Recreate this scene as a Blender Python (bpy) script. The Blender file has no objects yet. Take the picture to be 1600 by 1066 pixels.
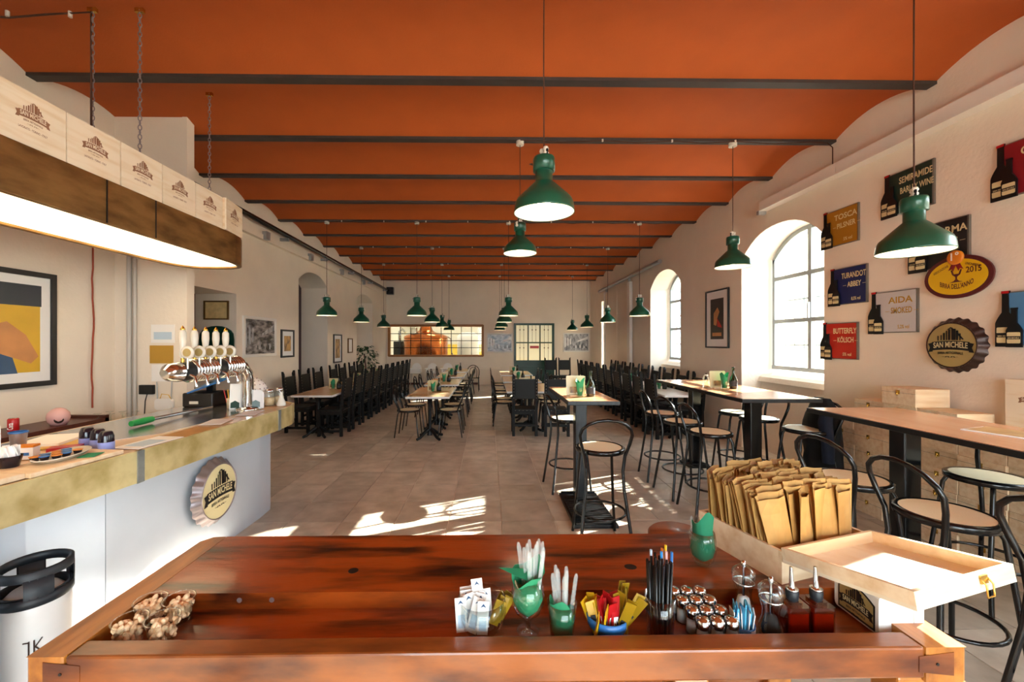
import bpy, math, random
from mathutils import Matrix, Vector, Euler
R = math.radians
PI = math.pi
sc = bpy.context.scene
C = sc.collection
rnd = random.Random(7)

# ------------------------------------------------------------------ camera
cd = bpy.data.cameras.new('camera'); cam = bpy.data.objects.new('camera', cd); C.objects.link(cam)
cd.sensor_width = 36.0; cd.lens = 640.0 / 1600.0 * 36.0
cd.shift_x = 27.0 / 1600.0; cd.shift_y = 2.0 / 1600.0
cd.clip_start = 0.05; cd.clip_end = 300
cam.location = (0, 0, 1.66); cam.rotation_euler = (R(90), 0, -0.0146)
sc.camera = cam
# ------------------------------------------------------------------ sky, sun, exposure
w = bpy.data.worlds.new('sky'); sc.world = w; w.use_nodes = True
bg = w.node_tree.nodes['Background']
bg.inputs['Color'].default_value = (0.86, 0.93, 1.0, 1); bg.inputs['Strength'].default_value = 9.0
sd = bpy.data.lights.new('sun', 'SUN'); sd.energy = 42.0; sd.angle = R(0.6); sd.color = (1.0, 0.93, 0.82)
sun = bpy.data.objects.new('sun', sd); C.objects.link(sun)
SE = R(22.8)
sun.rotation_euler = Vector((-.922 * math.cos(SE), -.387 * math.cos(SE), -math.sin(SE))).to_track_quat('-Z', 'Y').to_euler()
sun.location = (12, 10, 8)
def portal(loc, rot, sx, sy):
    d = bpy.data.lights.new('sky_portal', 'AREA'); d.shape = 'RECTANGLE'; d.size = sx; d.size_y = sy
    d.cycles.is_portal = True
    o = bpy.data.objects.new('sky_portal', d); C.objects.link(o); o.location = loc; o.rotation_euler = rot
sc.view_settings.view_transform = 'Standard'; sc.view_settings.look = 'None'
sc.view_settings.exposure = 0.95; sc.view_settings.gamma = 1.0; sc.view_settings.use_curve_mapping = False
cy = sc.cycles
cy.use_denoising = True; cy.max_bounces = 9; cy.diffuse_bounces = 6; cy.glossy_bounces = 4
cy.transparent_max_bounces = 24; cy.transmission_bounces = 6
cy.sample_clamp_indirect = 8.0; cy.caustics_reflective = False; cy.caustics_refractive = False

# ------------------------------------------------------------------ materials
def lin(c):
    if isinstance(c, str):
        c = c.lstrip('#'); c = [int(c[i:i + 2], 16) / 255 for i in (0, 2, 4)]
    return tuple(((x / 12.92) if x <= .04045 else ((x + .055) / 1.055) ** 2.4) for x in c[:3]) + (1,)
def mat(name, col, rough=.5, metal=0., var=0., scale=8., stretch=(1, 1, 1), bump=0., bscale=None, col2=None, rnd_obj=0., emit=None, es=0., coat=0., spec=None, lo=.35, hi=.65, detail=4., sss=0.):
    m = bpy.data.materials.new(name); m.use_nodes = True
    nt = m.node_tree; N = nt.nodes; L = nt.links; b = N['Principled BSDF']
    c1 = lin(col); b.inputs['Base Color'].default_value = c1
    b.inputs['Roughness'].default_value = rough; b.inputs['Metallic'].default_value = metal
    if coat: b.inputs['Coat Weight'].default_value = coat; b.inputs['Coat Roughness'].default_value = .08
    if spec is not None: b.inputs['Specular IOR Level'].default_value = spec
    if emit: b.inputs['Emission Color'].default_value = lin(emit); b.inputs['Emission Strength'].default_value = es
    if var or bump or col2:
        tc = N.new('ShaderNodeTexCoord'); mp = N.new('ShaderNodeMapping'); mp.inputs['Scale'].default_value = stretch
        L.new(tc.outputs['Object'], mp.inputs['Vector'])
        no = N.new('ShaderNodeTexNoise'); no.inputs['Scale'].default_value = scale; no.inputs['Detail'].default_value = detail
        L.new(mp.outputs[0], no.inputs['Vector'])
        if rnd_obj:
            oi = N.new('ShaderNodeObjectInfo'); mm = N.new('ShaderNodeVectorMath'); mm.operation = 'ADD'
            cb = N.new('ShaderNodeCombineXYZ'); mu = N.new('ShaderNodeMath'); mu.operation = 'MULTIPLY'; mu.inputs[1].default_value = 37.
            L.new(oi.outputs['Random'], mu.inputs[0]); L.new(mu.outputs[0], cb.inputs[0]); L.new(mu.outputs[0], cb.inputs[1])
            L.new(mp.outputs[0], mm.inputs[0]); L.new(cb.outputs[0], mm.inputs[1]); L.new(mm.outputs[0], no.inputs['Vector'])
        rp = N.new('ShaderNodeValToRGB'); rp.color_ramp.elements[0].position = lo; rp.color_ramp.elements[1].position = hi
        c2 = lin(col2) if col2 else tuple(min(1, x * (1 - var)) for x in c1[:3]) + (1,)
        rp.color_ramp.elements[0].color = c2; rp.color_ramp.elements[1].color = c1
        L.new(no.outputs['Fac'], rp.inputs[0])
        out = rp.outputs[0]
        if rnd_obj:
            hs = N.new('ShaderNodeHueSaturation'); mr = N.new('ShaderNodeMapRange')
            mr.inputs['To Min'].default_value = 1 - rnd_obj; mr.inputs['To Max'].default_value = 1 + rnd_obj * .6
            L.new(oi.outputs['Random'], mr.inputs['Value']); L.new(mr.outputs[0], hs.inputs['Value']); L.new(out, hs.inputs['Color']); out = hs.outputs[0]
        L.new(out, b.inputs['Base Color'])
        if bump:
            bu = N.new('ShaderNodeBump'); bu.inputs['Strength'].default_value = bump; bu.inputs['Distance'].default_value = .01
            n2 = N.new('ShaderNodeTexNoise'); n2.inputs['Scale'].default_value = bscale or scale; n2.inputs['Detail'].default_value = 3
            L.new(mp.outputs[0], n2.inputs['Vector']); L.new(n2.outputs['Fac'], bu.inputs['Height']); L.new(bu.outputs[0], b.inputs['Normal'])
    return m
def glassmat(name, tint='#ffffff', gl=.12, rough=.03):
    m = bpy.data.materials.new(name); m.use_nodes = True; nt = m.node_tree; N = nt.nodes; L = nt.links
    N.remove(N['Principled BSDF'])
    t = N.new('ShaderNodeBsdfTransparent'); t.inputs[0].default_value = lin(tint)
    g = N.new('ShaderNodeBsdfGlossy'); g.inputs['Roughness'].default_value = rough
    lw = N.new('ShaderNodeLayerWeight'); lw.inputs['Blend'].default_value = .35
    mr = N.new('ShaderNodeMapRange'); mr.inputs['To Min'].default_value = gl * .4; mr.inputs['To Max'].default_value = min(1, gl * 6)
    mx = N.new('ShaderNodeMixShader')
    L.new(lw.outputs['Facing'], mr.inputs['Value']); L.new(mr.outputs[0], mx.inputs[0])
    L.new(t.outputs[0], mx.inputs[1]); L.new(g.outputs[0], mx.inputs[2]); L.new(mx.outputs[0], N['Material Output'].inputs[0])
    return m
def canemat():
    m = mat('cane', '#dcc594', .6); nt = m.node_tree; N = nt.nodes; L = nt.links
    tc = N.new('ShaderNodeTexCoord'); ck = N.new('ShaderNodeTexChecker'); ck.inputs['Scale'].default_value = 95
    mp = N.new('ShaderNodeMapping'); mp.inputs['Rotation'].default_value = (0, 0, R(45)); L.new(tc.outputs['Object'], mp.inputs[0])
    ck.inputs[1].default_value = lin('#f6ecd0'); ck.inputs[2].default_value = lin('#e4cfa2')
    L.new(mp.outputs[0], ck.inputs[0]); L.new(ck.outputs[0], N['Principled BSDF'].inputs['Base Color'])
    return m
MT = {}
def K(name, *a, **k): MT[name] = mat(name, *a, **k)
K('plaster', '#ece1d2', .9, var=.05, scale=2.2, bump=.25, bscale=30)
K('ceiling_paint', '#b3541a', .8, var=.08, scale=3, bump=.12, bscale=60)
K('beam_paint', '#3c3533', .6, var=.2, scale=6)
K('tile', '#d0c3b3', .34, col2='#a89a89', scale=5, rnd_obj=.16, stretch=(1, 1, 1), bump=.06, bscale=40, lo=.3, hi=.7, detail=8)
K('grout', '#f0e9dd', .9, var=.1, scale=20)
K('concrete', '#b9b2a6', .9, var=.15, scale=3)
K('bench_wood', '#9c4512', .28, col2='#260a04', scale=3.6, stretch=(.8, 4, 4), bump=.2, bscale=9, lo=.33, hi=.56, detail=9, coat=.35)
K('bench_end', '#b9762f', .3, col2='#7a4217', scale=4, stretch=(5, .7, 4), bump=.1, bscale=9, lo=.25, hi=.6, detail=8, coat=.25)
K('bench_front', '#95501c', .36, col2='#451806', scale=3.4, stretch=(1., 3, 3), bump=.15, bscale=8, lo=.3, hi=.58, detail=9, coat=.35)
K('pine', '#efd8b6', .6, col2='#dcb98c', scale=3, stretch=(1, 9, 9), lo=.25, hi=.6, detail=6, rnd_obj=.08)
K('pine_pale', '#f3e6cf', .6, col2='#e3cba4', scale=3, stretch=(9, 1, 9), lo=.2, hi=.55, detail=6, rnd_obj=.05)
K('brass', '#e2d29d', .36, .6, col2='#b9a468', scale=7, lo=.3, hi=.6, bump=.06, bscale=12)
K('brass_dark', '#a5814e', .36, .7, col2='#6e5231', scale=4, stretch=(1, 1, 3), lo=.3, hi=.65)
K('lead', '#8f9494', .45, .6, var=.2, scale=20)
K('bar_metal', '#c3cddd', .34, .35, var=.06, scale=3)
K('steel', '#c4c8cc', .18, .95, var=.08, scale=4)
K('chrome', '#d8dadc', .08, 1.)
K('brassy', '#d0a750', .25, .9)
K('black_metal', '#08090b', .2, .1, spec=.6)
K('dark_steel', '#3b3d3f', .35, .7, var=.3, scale=9, stretch=(4, 4, 1))
K('cast_iron', '#0b0c0f', .4, .3)
K('black_wood', '#090706', .55, spec=.3, var=.3, scale=8, stretch=(3, 3, 1))
K('leather', '#0b0e0e', .48, spec=.35, bump=.1, bscale=90)
K('stud', '#a9a294', .3, .9)
K('table_wood', '#d39a70', .26, col2='#ca8f64', scale=4, stretch=(3, .6, 1), coat=.3)
K('table_light', '#d8b58c', .24, col2='#cca87c', scale=4, stretch=(3, .6, 1), coat=.2)
K('table_edge', '#e3e3e3', .3)
K('black_edge', '#0f1012', .35)
K('lamp_green', '#0b543f', .3, .1, var=.25, scale=6, coat=.3)
K('lamp_white', '#f6f1e4', .5)
K('bulb', '#fff4dc', .5, emit='#ffe9c4', es=14.)
K('canopy_diffuser', '#fff2dc', .6, emit='#ffdfae', es=1.8)
K('ceramic', '#ddd8cc', .2)
K('cord_brown', '#4a2a1c', .8)
K('cord_red', '#9c4630', .8)
K('pipe_paint', '#bdb9b4', .5)
K('window_wood', '#a8703c', .5, var=.2, scale=8)
K('white_paint', '#e9e6e1', .5)
K('white_plastic', '#efeeec', .35)
K('grey_metal', '#a9adb0', .4, .6)
K('window_frame', '#9ba3a6', .5, .2)
K('door_green', '#0f3a2c', .35, var=.1)
K('door_red', '#3f161a', .5, var=.2, scale=10)
K('sign_cream', '#d9cda0', .35)
K('sign_gold', '#b7a26a', .28, .3)
K('sign_black', '#0c0e11', .35)
K('sign_metal', '#8f8c86', .35, .8)
K('cap_brown', '#3d2a24', .4, .4)
K('cap_steel', '#94898c', .3, .6)
K('kraft', '#bd9150', .7, col2='#a87b3d', scale=14, rnd_obj=.14, lo=.3, hi=.7)
K('paper', '#efedea', .8)
K('paper_blue', '#b9cfe0', .8)
K('ink', '#2a2d33', .7)
K('napkin', '#1d7a57', .85, var=.2, scale=14)
K('napkin_light', '#2f9868', .85, var=.2, scale=14)
K('clear_plastic', '#d5dcd8', .15)
K('straw_black', '#0e0f10', .3)
K('nut', '#fae3bd', .6, col2='#e8c190', scale=60, lo=.3, hi=.7)
K('red_plastic', '#b3171c', .3)
K('yellow_plastic', '#d7a91d', .3)
K('mustard', '#9b7a16', .3)
K('blue_plastic', '#2f6fb4', .3)
K('sky_paper', '#58b4d8', .5)
K('orange_plastic', '#d67f1e', .4)
K('violet_cup', '#8f9ad6', .35)
K('lid_black', '#1d1722', .12)
K('rubber', '#1b2026', .5)
K('keg_white', '#e7e6e2', .4, var=.06, scale=5)
K('mat_label', '#c49a3f', .5, .4)
K('dark_red_wood', '#5a2a1d', .4, var=.3, scale=6, stretch=(1, 6, 1))
K('pink', '#dfb0ad', .4)
K('green_rubber', '#1f9a4b', .4)
K('leaf', '#1f4a22', .5, var=.5, scale=6)
K('copper', '#c9733d', .22, .95, var=.15, scale=2)
K('yellow_wall', '#d9b13a', .8)
K('cream_wall', '#d9d2c0', .9)
K('photo_dark', '#1e1c20', .25, col2='#b5b0b2', scale=5, stretch=(1, 2.5, 1), lo=.3, hi=.62, detail=7)
K('photo_sepia', '#3a2725', .25, col2='#cbbcb6', scale=6, stretch=(1, 2.5, 1), lo=.3, hi=.6, detail=7)
K('photo_grey', '#5d6068', .25, col2='#d5d7de', scale=5, stretch=(2.5, 1, 1), lo=.3, hi=.65, detail=7)
K('print_warm', '#c79a5a', .4, col2='#4b3a30', scale=7, stretch=(2, 1, 1), lo=.35, hi=.55)
K('poster_yellow', '#dcb02f', .3, var=.15, scale=3)
K('poster_navy', '#27303d', .3)
K('poster_skin', '#cf8f58', .3, var=.25, scale=4)
K('poster_blue', '#3c5a80', .3, var=.2, scale=5)
K('poster_black', '#221c1e', .3)
K('frame_black', '#15161a', .35)
K('frame_gold', '#6d4f24', .4, .4)
K('mount', '#e9e9ea', .7)
K('oil_red', '#7a1d0a', .08, coat=.5)
K('salt', '#eeeeee', .8)
K('pepper', '#2a2320', .8)
K('denim', '#101a30', .9, var=.4, scale=14)
K('coat_black', '#090a0d', .85, var=.4, scale=9)
K('wall_out', '#e3d7bd', .9)
K('roof_out', '#6f6a6c', .9)
K('certificate', '#e3c98f', .5, var=.2, scale=14)
K('terracotta', '#8a4a2d', .8)
MT['glass'] = glassmat('window_glass', '#f4f8f8', .05)
MT['tumbler'] = glassmat('vessel_glass', '#f6faf9', .1)
MT['smoke_glass'] = glassmat('cup_plastic', '#fbfaf7', .11)
MT['green_glass'] = mat('bottle_glass', '#20230f', .07, coat=.5)
MT['oil_glass'] = glassmat('oil_glass', '#e9c9b5', .14)
MT['frosted'] = mat('frosted_glass', '#dfe5e3', .5)
b_ = MT['frosted'].node_tree.nodes['Principled BSDF']; b_.inputs['Transmission Weight'].default_value = .8; b_.inputs['Roughness'].default_value = .55
MT['cane'] = canemat()
SG = {'ochre': '#a5721c', 'green': '#12312b', 'crimson': '#861a24', 'navy': '#1b2358', 'black': '#1c1a1b', 'silver': '#c6c4c6', 'red': '#b32a1e', 'sky': '#4f86b8', 'yellow': '#e0b616', 'maroon': '#561b20'}
for k, v in SG.items(): K('sign_' + k + '_p', v, .35)

# ------------------------------------------------------------------ mesh builder
class M:
    def __init__(s): s.v = []; s.f = []; s.sm = []; s.mi = []; s.cur = 0
    def add(s, vs, fs, T=None, smooth=False):
        o = len(s.v)
        for p in vs:
            p = Vector(p)
            s.v.append(tuple(T @ p) if T is not None else tuple(p))
        for f in fs: s.f.append([o + i for i in f]); s.sm.append(smooth); s.mi.append(s.cur)
        return s
    def mat(s, i): s.cur = i; return s
    def box(s, x0, x1, y0, y1, z0, z1, T=None):
        return s.hexa([(x0, y0, z0), (x1, y0, z0), (x1, y1, z0), (x0, y1, z0), (x0, y0, z1), (x1, y0, z1), (x1, y1, z1), (x0, y1, z1)], T)
    def cb(s, c, d, T=None):
        return s.box(c[0] - d[0] / 2, c[0] + d[0] / 2, c[1] - d[1] / 2, c[1] + d[1] / 2, c[2] - d[2] / 2, c[2] + d[2] / 2, T)
    def hexa(s, p, T=None):
        return s.add(p, [(0, 3, 2, 1), (4, 5, 6, 7), (0, 1, 5, 4), (1, 2, 6, 5), (2, 3, 7, 6), (3, 0, 4, 7)], T)
    def lathe(s, prof, n=20, T=None, smooth=True, a0=0., a1=2 * PI):
        full = abs(a1 - a0 - 2 * PI) < 1e-6; k = n if full else n + 1; vs = []
        for r, z in prof:
            for i in range(k):
                a = a0 + (a1 - a0) * i / n; vs.append((r * math.cos(a), r * math.sin(a), z))
        fs = []
        for j in range(len(prof) - 1):
            for i in range(n):
                i2 = (i + 1) % k; fs.append((j * k + i, j * k + i2, (j + 1) * k + i2, (j + 1) * k + i))
        return s.add(vs, fs, T, smooth)
    def disc(s, r, z, n=20, T=None, flip=False):
        vs = [(r * math.cos(2 * PI * i / n), r * math.sin(2 * PI * i / n), z) for i in range(n)]
        return s.add(vs, [tuple(range(n))[::-1] if flip else tuple(range(n))], T)
    def cyl(s, r, z0, z1, n=16, T=None, r2=None):
        r2 = r if r2 is None else r2
        s.lathe([(r, z0), (r2, z1)], n, T); s.disc(r, z0, n, T, True); return s.disc(r2, z1, n, T)
    def ball(s, r, T=None, n=12, sz=1.):
        return s.lathe([(max(1e-4, r * math.sin(PI * i / (n // 2))), -r * sz * math.cos(PI * i / (n // 2))) for i in range(n // 2 + 1)], n, T)
    def tube(s, pts, r, n=8, closed=False, T=None, caps=True):
        P = [Vector(p) for p in pts]; k = len(P); vs = []; up = None
        rr = r if isinstance(r, (list, tuple)) else [r] * k
        for i in range(k):
            if closed: d = P[(i + 1) % k] - P[i - 1]
            else: d = P[min(i + 1, k - 1)] - P[max(i - 1, 0)]
            d.normalize()
            if up is None:
                up = Vector((0, 0, 1)) if abs(d.z) < .9 else Vector((1, 0, 0))
            a = d.cross(up)
            if a.length < 1e-5: a = d.cross(Vector((0, 1, 0)))
            a.normalize(); up = a.cross(d).normalized()
            for j in range(n):
                t = 2 * PI * j / n; vs.append(P[i] + a * (math.cos(t) * rr[i]) + up * (math.sin(t) * rr[i]))
        fs = []
        for i in range(k if closed else k - 1):
            i2 = (i + 1) % k
            for j in range(n): fs.append((i * n + j, i * n + (j + 1) % n, i2 * n + (j + 1) % n, i2 * n + j))
        s.add(vs, fs, T, True)
        if caps and not closed:
            s.add(vs[:n], [tuple(range(n))[::-1]], T); s.add(vs[-n:], [tuple(range(n))], T)
        return s
    def prism(s, poly, z0, z1, T=None, smooth=False):
        n = len(poly); vs = [(x, y, z0) for x, y in poly] + [(x, y, z1) for x, y in poly]
        ar = sum(poly[i - 1][0] * poly[i][1] - poly[i][0] * poly[i - 1][1] for i in range(n))
        if ar < 0: vs = [(x, y, z0) for x, y in poly[::-1]] + [(x, y, z1) for x, y in poly[::-1]]
        s.add(vs, [tuple(range(n))[::-1], tuple(range(n, 2 * n))], T)
        return s.add(vs, [(i, (i + 1) % n, n + (i + 1) % n, n + i) for i in range(n)], T, smooth)
    def ring(s, outer, inner, z0, z1, T=None):
        n = len(outer); vs = [(*p, z0) for p in outer] + [(*p, z0) for p in inner] + [(*p, z1) for p in outer] + [(*p, z1) for p in inner]; fs = []
        for i in range(n):
            j = (i + 1) % n
            fs += [(i, n + i, n + j, j), (2 * n + i, 2 * n + j, 3 * n + j, 3 * n + i), (i, j, 2 * n + j, 2 * n + i), (n + i, 3 * n + i, 3 * n + j, n + j)]
        return s.add(vs, fs, T)
    def text(s, body, size, T=None, bend=0., width=None, z=0.):
        vs, fs = textmesh(body)
        xs = [p[0] for p in vs]; ww = max(xs) - min(xs); cx = (max(xs) + min(xs)) / 2
        k = width / ww if width else size
        vs2 = []
        for p in vs:
            x = (p[0] - cx) * k; vs2.append((x, p[1] * size - bend * x * x, z))
        return s.add(vs2, fs, T)
    def obj(s, name, mats, parent=None, loc=None, rot=None, bevel=0., seg=2):
        me = bpy.data.meshes.new(name); me.from_pydata(s.v, [], s.f)
        if isinstance(mats, str): mats = [mats]
        for m in mats: me.materials.append(MT[m])
        me.polygons.foreach_set('use_smooth', s.sm); me.polygons.foreach_set('material_index', s.mi)
        me.update()
        o = bpy.data.objects.new(name, me); C.objects.link(o)
        if parent: o.parent = parent
        if loc is not None: o.location = loc
        if rot is not None: o.rotation_euler = rot
        if bevel:
            b = o.modifiers.new('bevel', 'BEVEL'); b.width = bevel; b.segments = seg; b.limit_method = 'ANGLE'; b.angle_limit = R(40)
        return o
_tx = {}
def textmesh(body):
    if body not in _tx:
        cu = bpy.data.curves.new('t', 'FONT'); cu.body = body; cu.align_x = 'CENTER'; cu.offset = .03; cu.resolution_u = 3; cu.size = 1.38
        o = bpy.data.objects.new('t', cu); C.objects.link(o)
        dg = bpy.context.evaluated_depsgraph_get(); me = o.evaluated_get(dg).to_mesh()
        _tx[body] = ([tuple(v.co) for v in me.vertices], [tuple(p.vertices) for p in me.polygons])
        o.evaluated_get(dg).to_mesh_clear(); bpy.data.objects.remove(o); bpy.data.curves.remove(cu)
    return _tx[body]
def tag(o, label, cat, group=None):
    o['label'] = label; o['category'] = cat
    if group: o['group'] = group
    return o
def struct(o, label=None):
    o['kind'] = 'structure'
    if label: o['label'] = label
    return o
def thing(name, label, cat, loc=(0, 0, 0), rot=(0, 0, 0), group=None):
    o = bpy.data.objects.new(name, None); C.objects.link(o); o.location = loc
    o.rotation_euler = (0, 0, rot) if isinstance(rot, (int, float)) else rot
    o.empty_display_size = .1
    return tag(o, label, cat, group)
_kids = {}
def dup(root, loc, rot=0., label=None, group=None):
    r = root.copy(); C.objects.link(r); r.location = loc; r.rotation_euler = (0, 0, rot) if isinstance(rot, (int, float)) else rot
    if label: r['label'] = label
    if group: r['group'] = group
    def rec(src, dst):
        for ch in _kids.setdefault(src.name, list(src.children)):
            c = ch.copy(); C.objects.link(c); c.parent = dst; rec(ch, c)
    rec(root, r)
    return r
def placer(proto):
    st = [True]
    def go(loc, rot, label, group=None):
        if st[0]:
            st[0] = False; _kids.setdefault(proto.name, list(proto.children))
            proto.location = loc; proto.rotation_euler = (0, 0, rot); proto['label'] = label
            if group: proto['group'] = group
            return proto
        return dup(proto, loc, rot, label, group)
    return go
TR = lambda x=0, y=0, z=0: Matrix.Translation((x, y, z))
RX = lambda a: Matrix.Rotation(a, 4, 'X')
RY = lambda a: Matrix.Rotation(a, 4, 'Y')
RZ = lambda a: Matrix.Rotation(a, 4, 'Z')
RIGHT = (R(90), 0, R(-90)); LEFT = (R(90), 0, R(90)); BACK = (R(90), 0, 0)
ORD = ['first', 'second', 'third', 'fourth', 'fifth', 'sixth', 'seventh', 'eighth', 'ninth', 'tenth', 'eleventh', 'twelfth']
def rrect(x0, x1, y0, y1, r, n=5):
    p = []
    for cx, cy, a in ((x1 - r, y1 - r, 0), (x0 + r, y1 - r, 90), (x0 + r, y0 + r, 180), (x1 - r, y0 + r, 270)):
        for i in range(n + 1):
            t = R(a + 90 * i / n); p.append((cx + r * math.cos(t), cy + r * math.sin(t)))
    return p

# ================================================================== the room
XR, XO, YB, YF = 4.01, 4.66, 16.1, -3.2
BEAMS = [3.65 + 1.06 * k for k in range(-6, 12)]
# floor: grout bed, tiles on a 0.49 m grid (near ones singly, the rest joined)
G = .49
floor = struct(M().box(-6.5, XO, YF - .4, YB + 4.5, -.25, -.006).obj('floor', 'grout'))
tile0 = M().box(.004, G - .004, .004, G - .004, -.012, 0).obj('tile', 'tile', floor, (0, 0, 0)); first = True
far = M()
for iy in range(-14, 26):
    for ix in range(-9, 9):
        x = .118 + G * ix; y = 3.80 + G * iy
        x0, x1 = max(x, -XR), min(x + G, XR)
        if x1 - x0 < .02 or y > YB: continue
        if -4 <= iy < 10 and x1 - x0 > .4:
            o = tile0 if first else tile0.copy()
            if not first: C.objects.link(o)
            first = False; o.location = (x, y, 0)
        else:
            far.box(x0 + .003, x1 - .003, y + .003, min(y + G, YB) - .003, -.012, 0)
fo = far.obj('tiles_beyond', 'tile', floor); fo['kind'] = 'stuff'
# extra tiles for the wall niches stay plain grout-coloured concrete
def arch(t, sp, ap): return sp + (ap - sp) * (1 - abs(2 * t - 1) ** 2.4)
def arch_wall(name, xin, xout, y0, y1, ztop, ops):
    m = M(); pin = pout = y0
    def col(a_in, a_out, b_in, b_out, z0a, z0b, z1):
        m.hexa([(xin, a_in, z0a), (xin, b_in, z0b), (xout, b_out, z0b), (xout, a_out, z0a), (xin, a_in, z1), (xin, b_in, z1), (xout, b_out, z1), (xout, a_out, z1)])
    for (ya, yb, sp, ap, s) in ops:
        col(pin, pout, ya, ya + s, -.006, -.006, ztop)
        n = 14
        for i in range(n):
            t0, t1 = i / n, (i + 1) / n
            col(ya + (yb - ya) * t0, ya + s + (yb - ya - 2 * s) * t0, ya + (yb - ya) * t1, ya + s + (yb - ya - 2 * s) * t1, arch(t0, sp, ap), arch(t1, sp, ap), ztop)
        pin, pout = yb, yb - s
    col(pin, pout, y1, y1, -.006, -.006, ztop)
    return m
WIN = [(-2.5, -.9), (1.16, 2.76), (4.84, 6.44), (8.52, 10.1)]
wr = arch_wall('wall_right', XR, XO, YF, YB, 4.3, [(a, b, 2.96, 3.31, .02) for a, b in WIN] + [(13.95, 14.5, 3.1, 3.1, 0)])
for a, b in WIN:
    wr.hexa([(4.26, a - .02, -.006), (XO, a - .02, -.006), (XO, b + .02, -.006), (4.26, b + .02, -.006), (4.32, a - .02, 1.13), (XO, a - .02, 1.25), (XO, b + .02, 1.25), (4.32, b + .02, 1.13)])
    wr.hexa([(4.26, a - .02, 1.05), (4.34, a - .02, 1.05), (4.34, b + .02, 1.05), (4.26, b + .02, 1.05), (4.29, a - .02, 1.12), (4.36, a - .02, 1.16), (4.36, b + .02, 1.16), (4.29, b + .02, 1.12)])
struct(wr.obj('wall_right', 'plaster'))
wl = arch_wall('wall_left', -XR, -XO, YF, YB, 4.3, [(5.1, 6.57, 2.43, 2.43, 0), (8.7, 10.25, 3.0, 3.24, 0), (12.5, 14.2, 3.0, 3.2, 0)])
struct(wl.obj('wall_left', 'plaster'))
struct(M().box(-XR - .01, -3.25, 4.45, 4.54, 0, 4.12).box(-3.29, -3.24, 4.445, 4.555, 0, 4.12).obj('wall_partition', 'plaster'))
struct(M().box(-XO - .06, -XO - .01, 8.4, 10.5, 0, 3.4).obj('door_2', 'door_red'), 'dark red door at the back of the arched niche')
struct(M().box(-XO - .06, -XO - .01, 12.2, 14.5, 0, 3.4).obj('wall_niche', 'plaster'))
struct(M().box(-6.2, -6.1, 4.2, 7.4, 0, 3).box(-6.2, -XO, 4.2, 4.3, 0, 3).box(-6.2, -XO, 7.3, 7.4, 0, 3).box(-6.2, -XO, 4.2, 7.4, 2.9, 3).obj('wall_side_room', 'terracotta'))
# back wall with the brewery window and the green door
wb = M()
for x0, x1, z0, z1 in ((-XO, -3.92, 0, 4.3), (-3.92, -.22, 0, 1.11), (-3.92, -.22, 2.34, 4.3), (-.22, .99, 0, 4.3), (.99, 2.58, 2.41, 4.3), (2.58, XO, 0, 4.3)):
    wb.box(x0, x1, YB, YB + .3, z0 - .006 if z0 == 0 else z0, z1)
struct(wb.obj('wall_back', 'plaster'))
# unseen wall behind the camera, wide glazing added to give front light
wf = M()
for x0, x1, z0, z1 in ((-XO, -1.0, 0, 4.3), (-1.0, 3.4, 3.0, 4.3), (3.4, XO, 0, 4.3), (-1.0, 3.4, 0, .25)):
    wf.box(x0, x1, YF - .3, YF, z0, z1)
struct(wf.obj('wall_front', 'plaster'))
fr = M()
for i in range(5): fr.box(-1.0 + i * 1.085, -.94 + i * 1.085, YF - .2, YF - .14, .25, 3.0)
for z in (.25, 1.2, 2.2, 2.94): fr.box(-1.0, 3.4, YF - .2, YF - .14, z, z + .06)
wfo = struct(fr.obj('window_5', 'window_frame'))
M().box(-.98, 3.38, YF - .175, YF - .17, .26, 2.99).obj('pane', 'glass', wfo)
# vaulted ceiling: one shallow barrel between each pair of beams
ceil = struct(M().box(-XO, XO, YF - .3, YB + .3, 4.3, 4.5).obj('ceiling', 'concrete'))
edges = [YF] + BEAMS + [YB]
for a, b in zip(edges, edges[1:]):
    n = 14; m = M(); vs = []; full = abs(b - a - 1.06) < .01
    aa = a if full or a == BEAMS[-1] else b - 1.06
    for i in range(n + 1):
        y = a + (b - a) * i / n; t = (y - aa) / 1.06; z = 3.98 + .135 * (1 - (2 * t - 1) ** 2)
        vs += [(-XR - .2, y, z), (XR + .2, y, z), (-XR - .2, y, 4.3), (XR + .2, y, 4.3)]
    fs = []
    for i in range(n):
        k = 4 * i; fs += [(k, k + 1, k + 5, k + 4), (k + 2, k + 6, k + 7, k + 3)]
    m.add(vs, fs, None, True)
    m.obj('vault', 'ceiling_paint', ceil)
for y in BEAMS:
    M().box(-XR - .1, XR + .1, y - .045, y + .045, 3.972, 4.02).obj('ceiling_beam', 'beam_paint', ceil)

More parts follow.
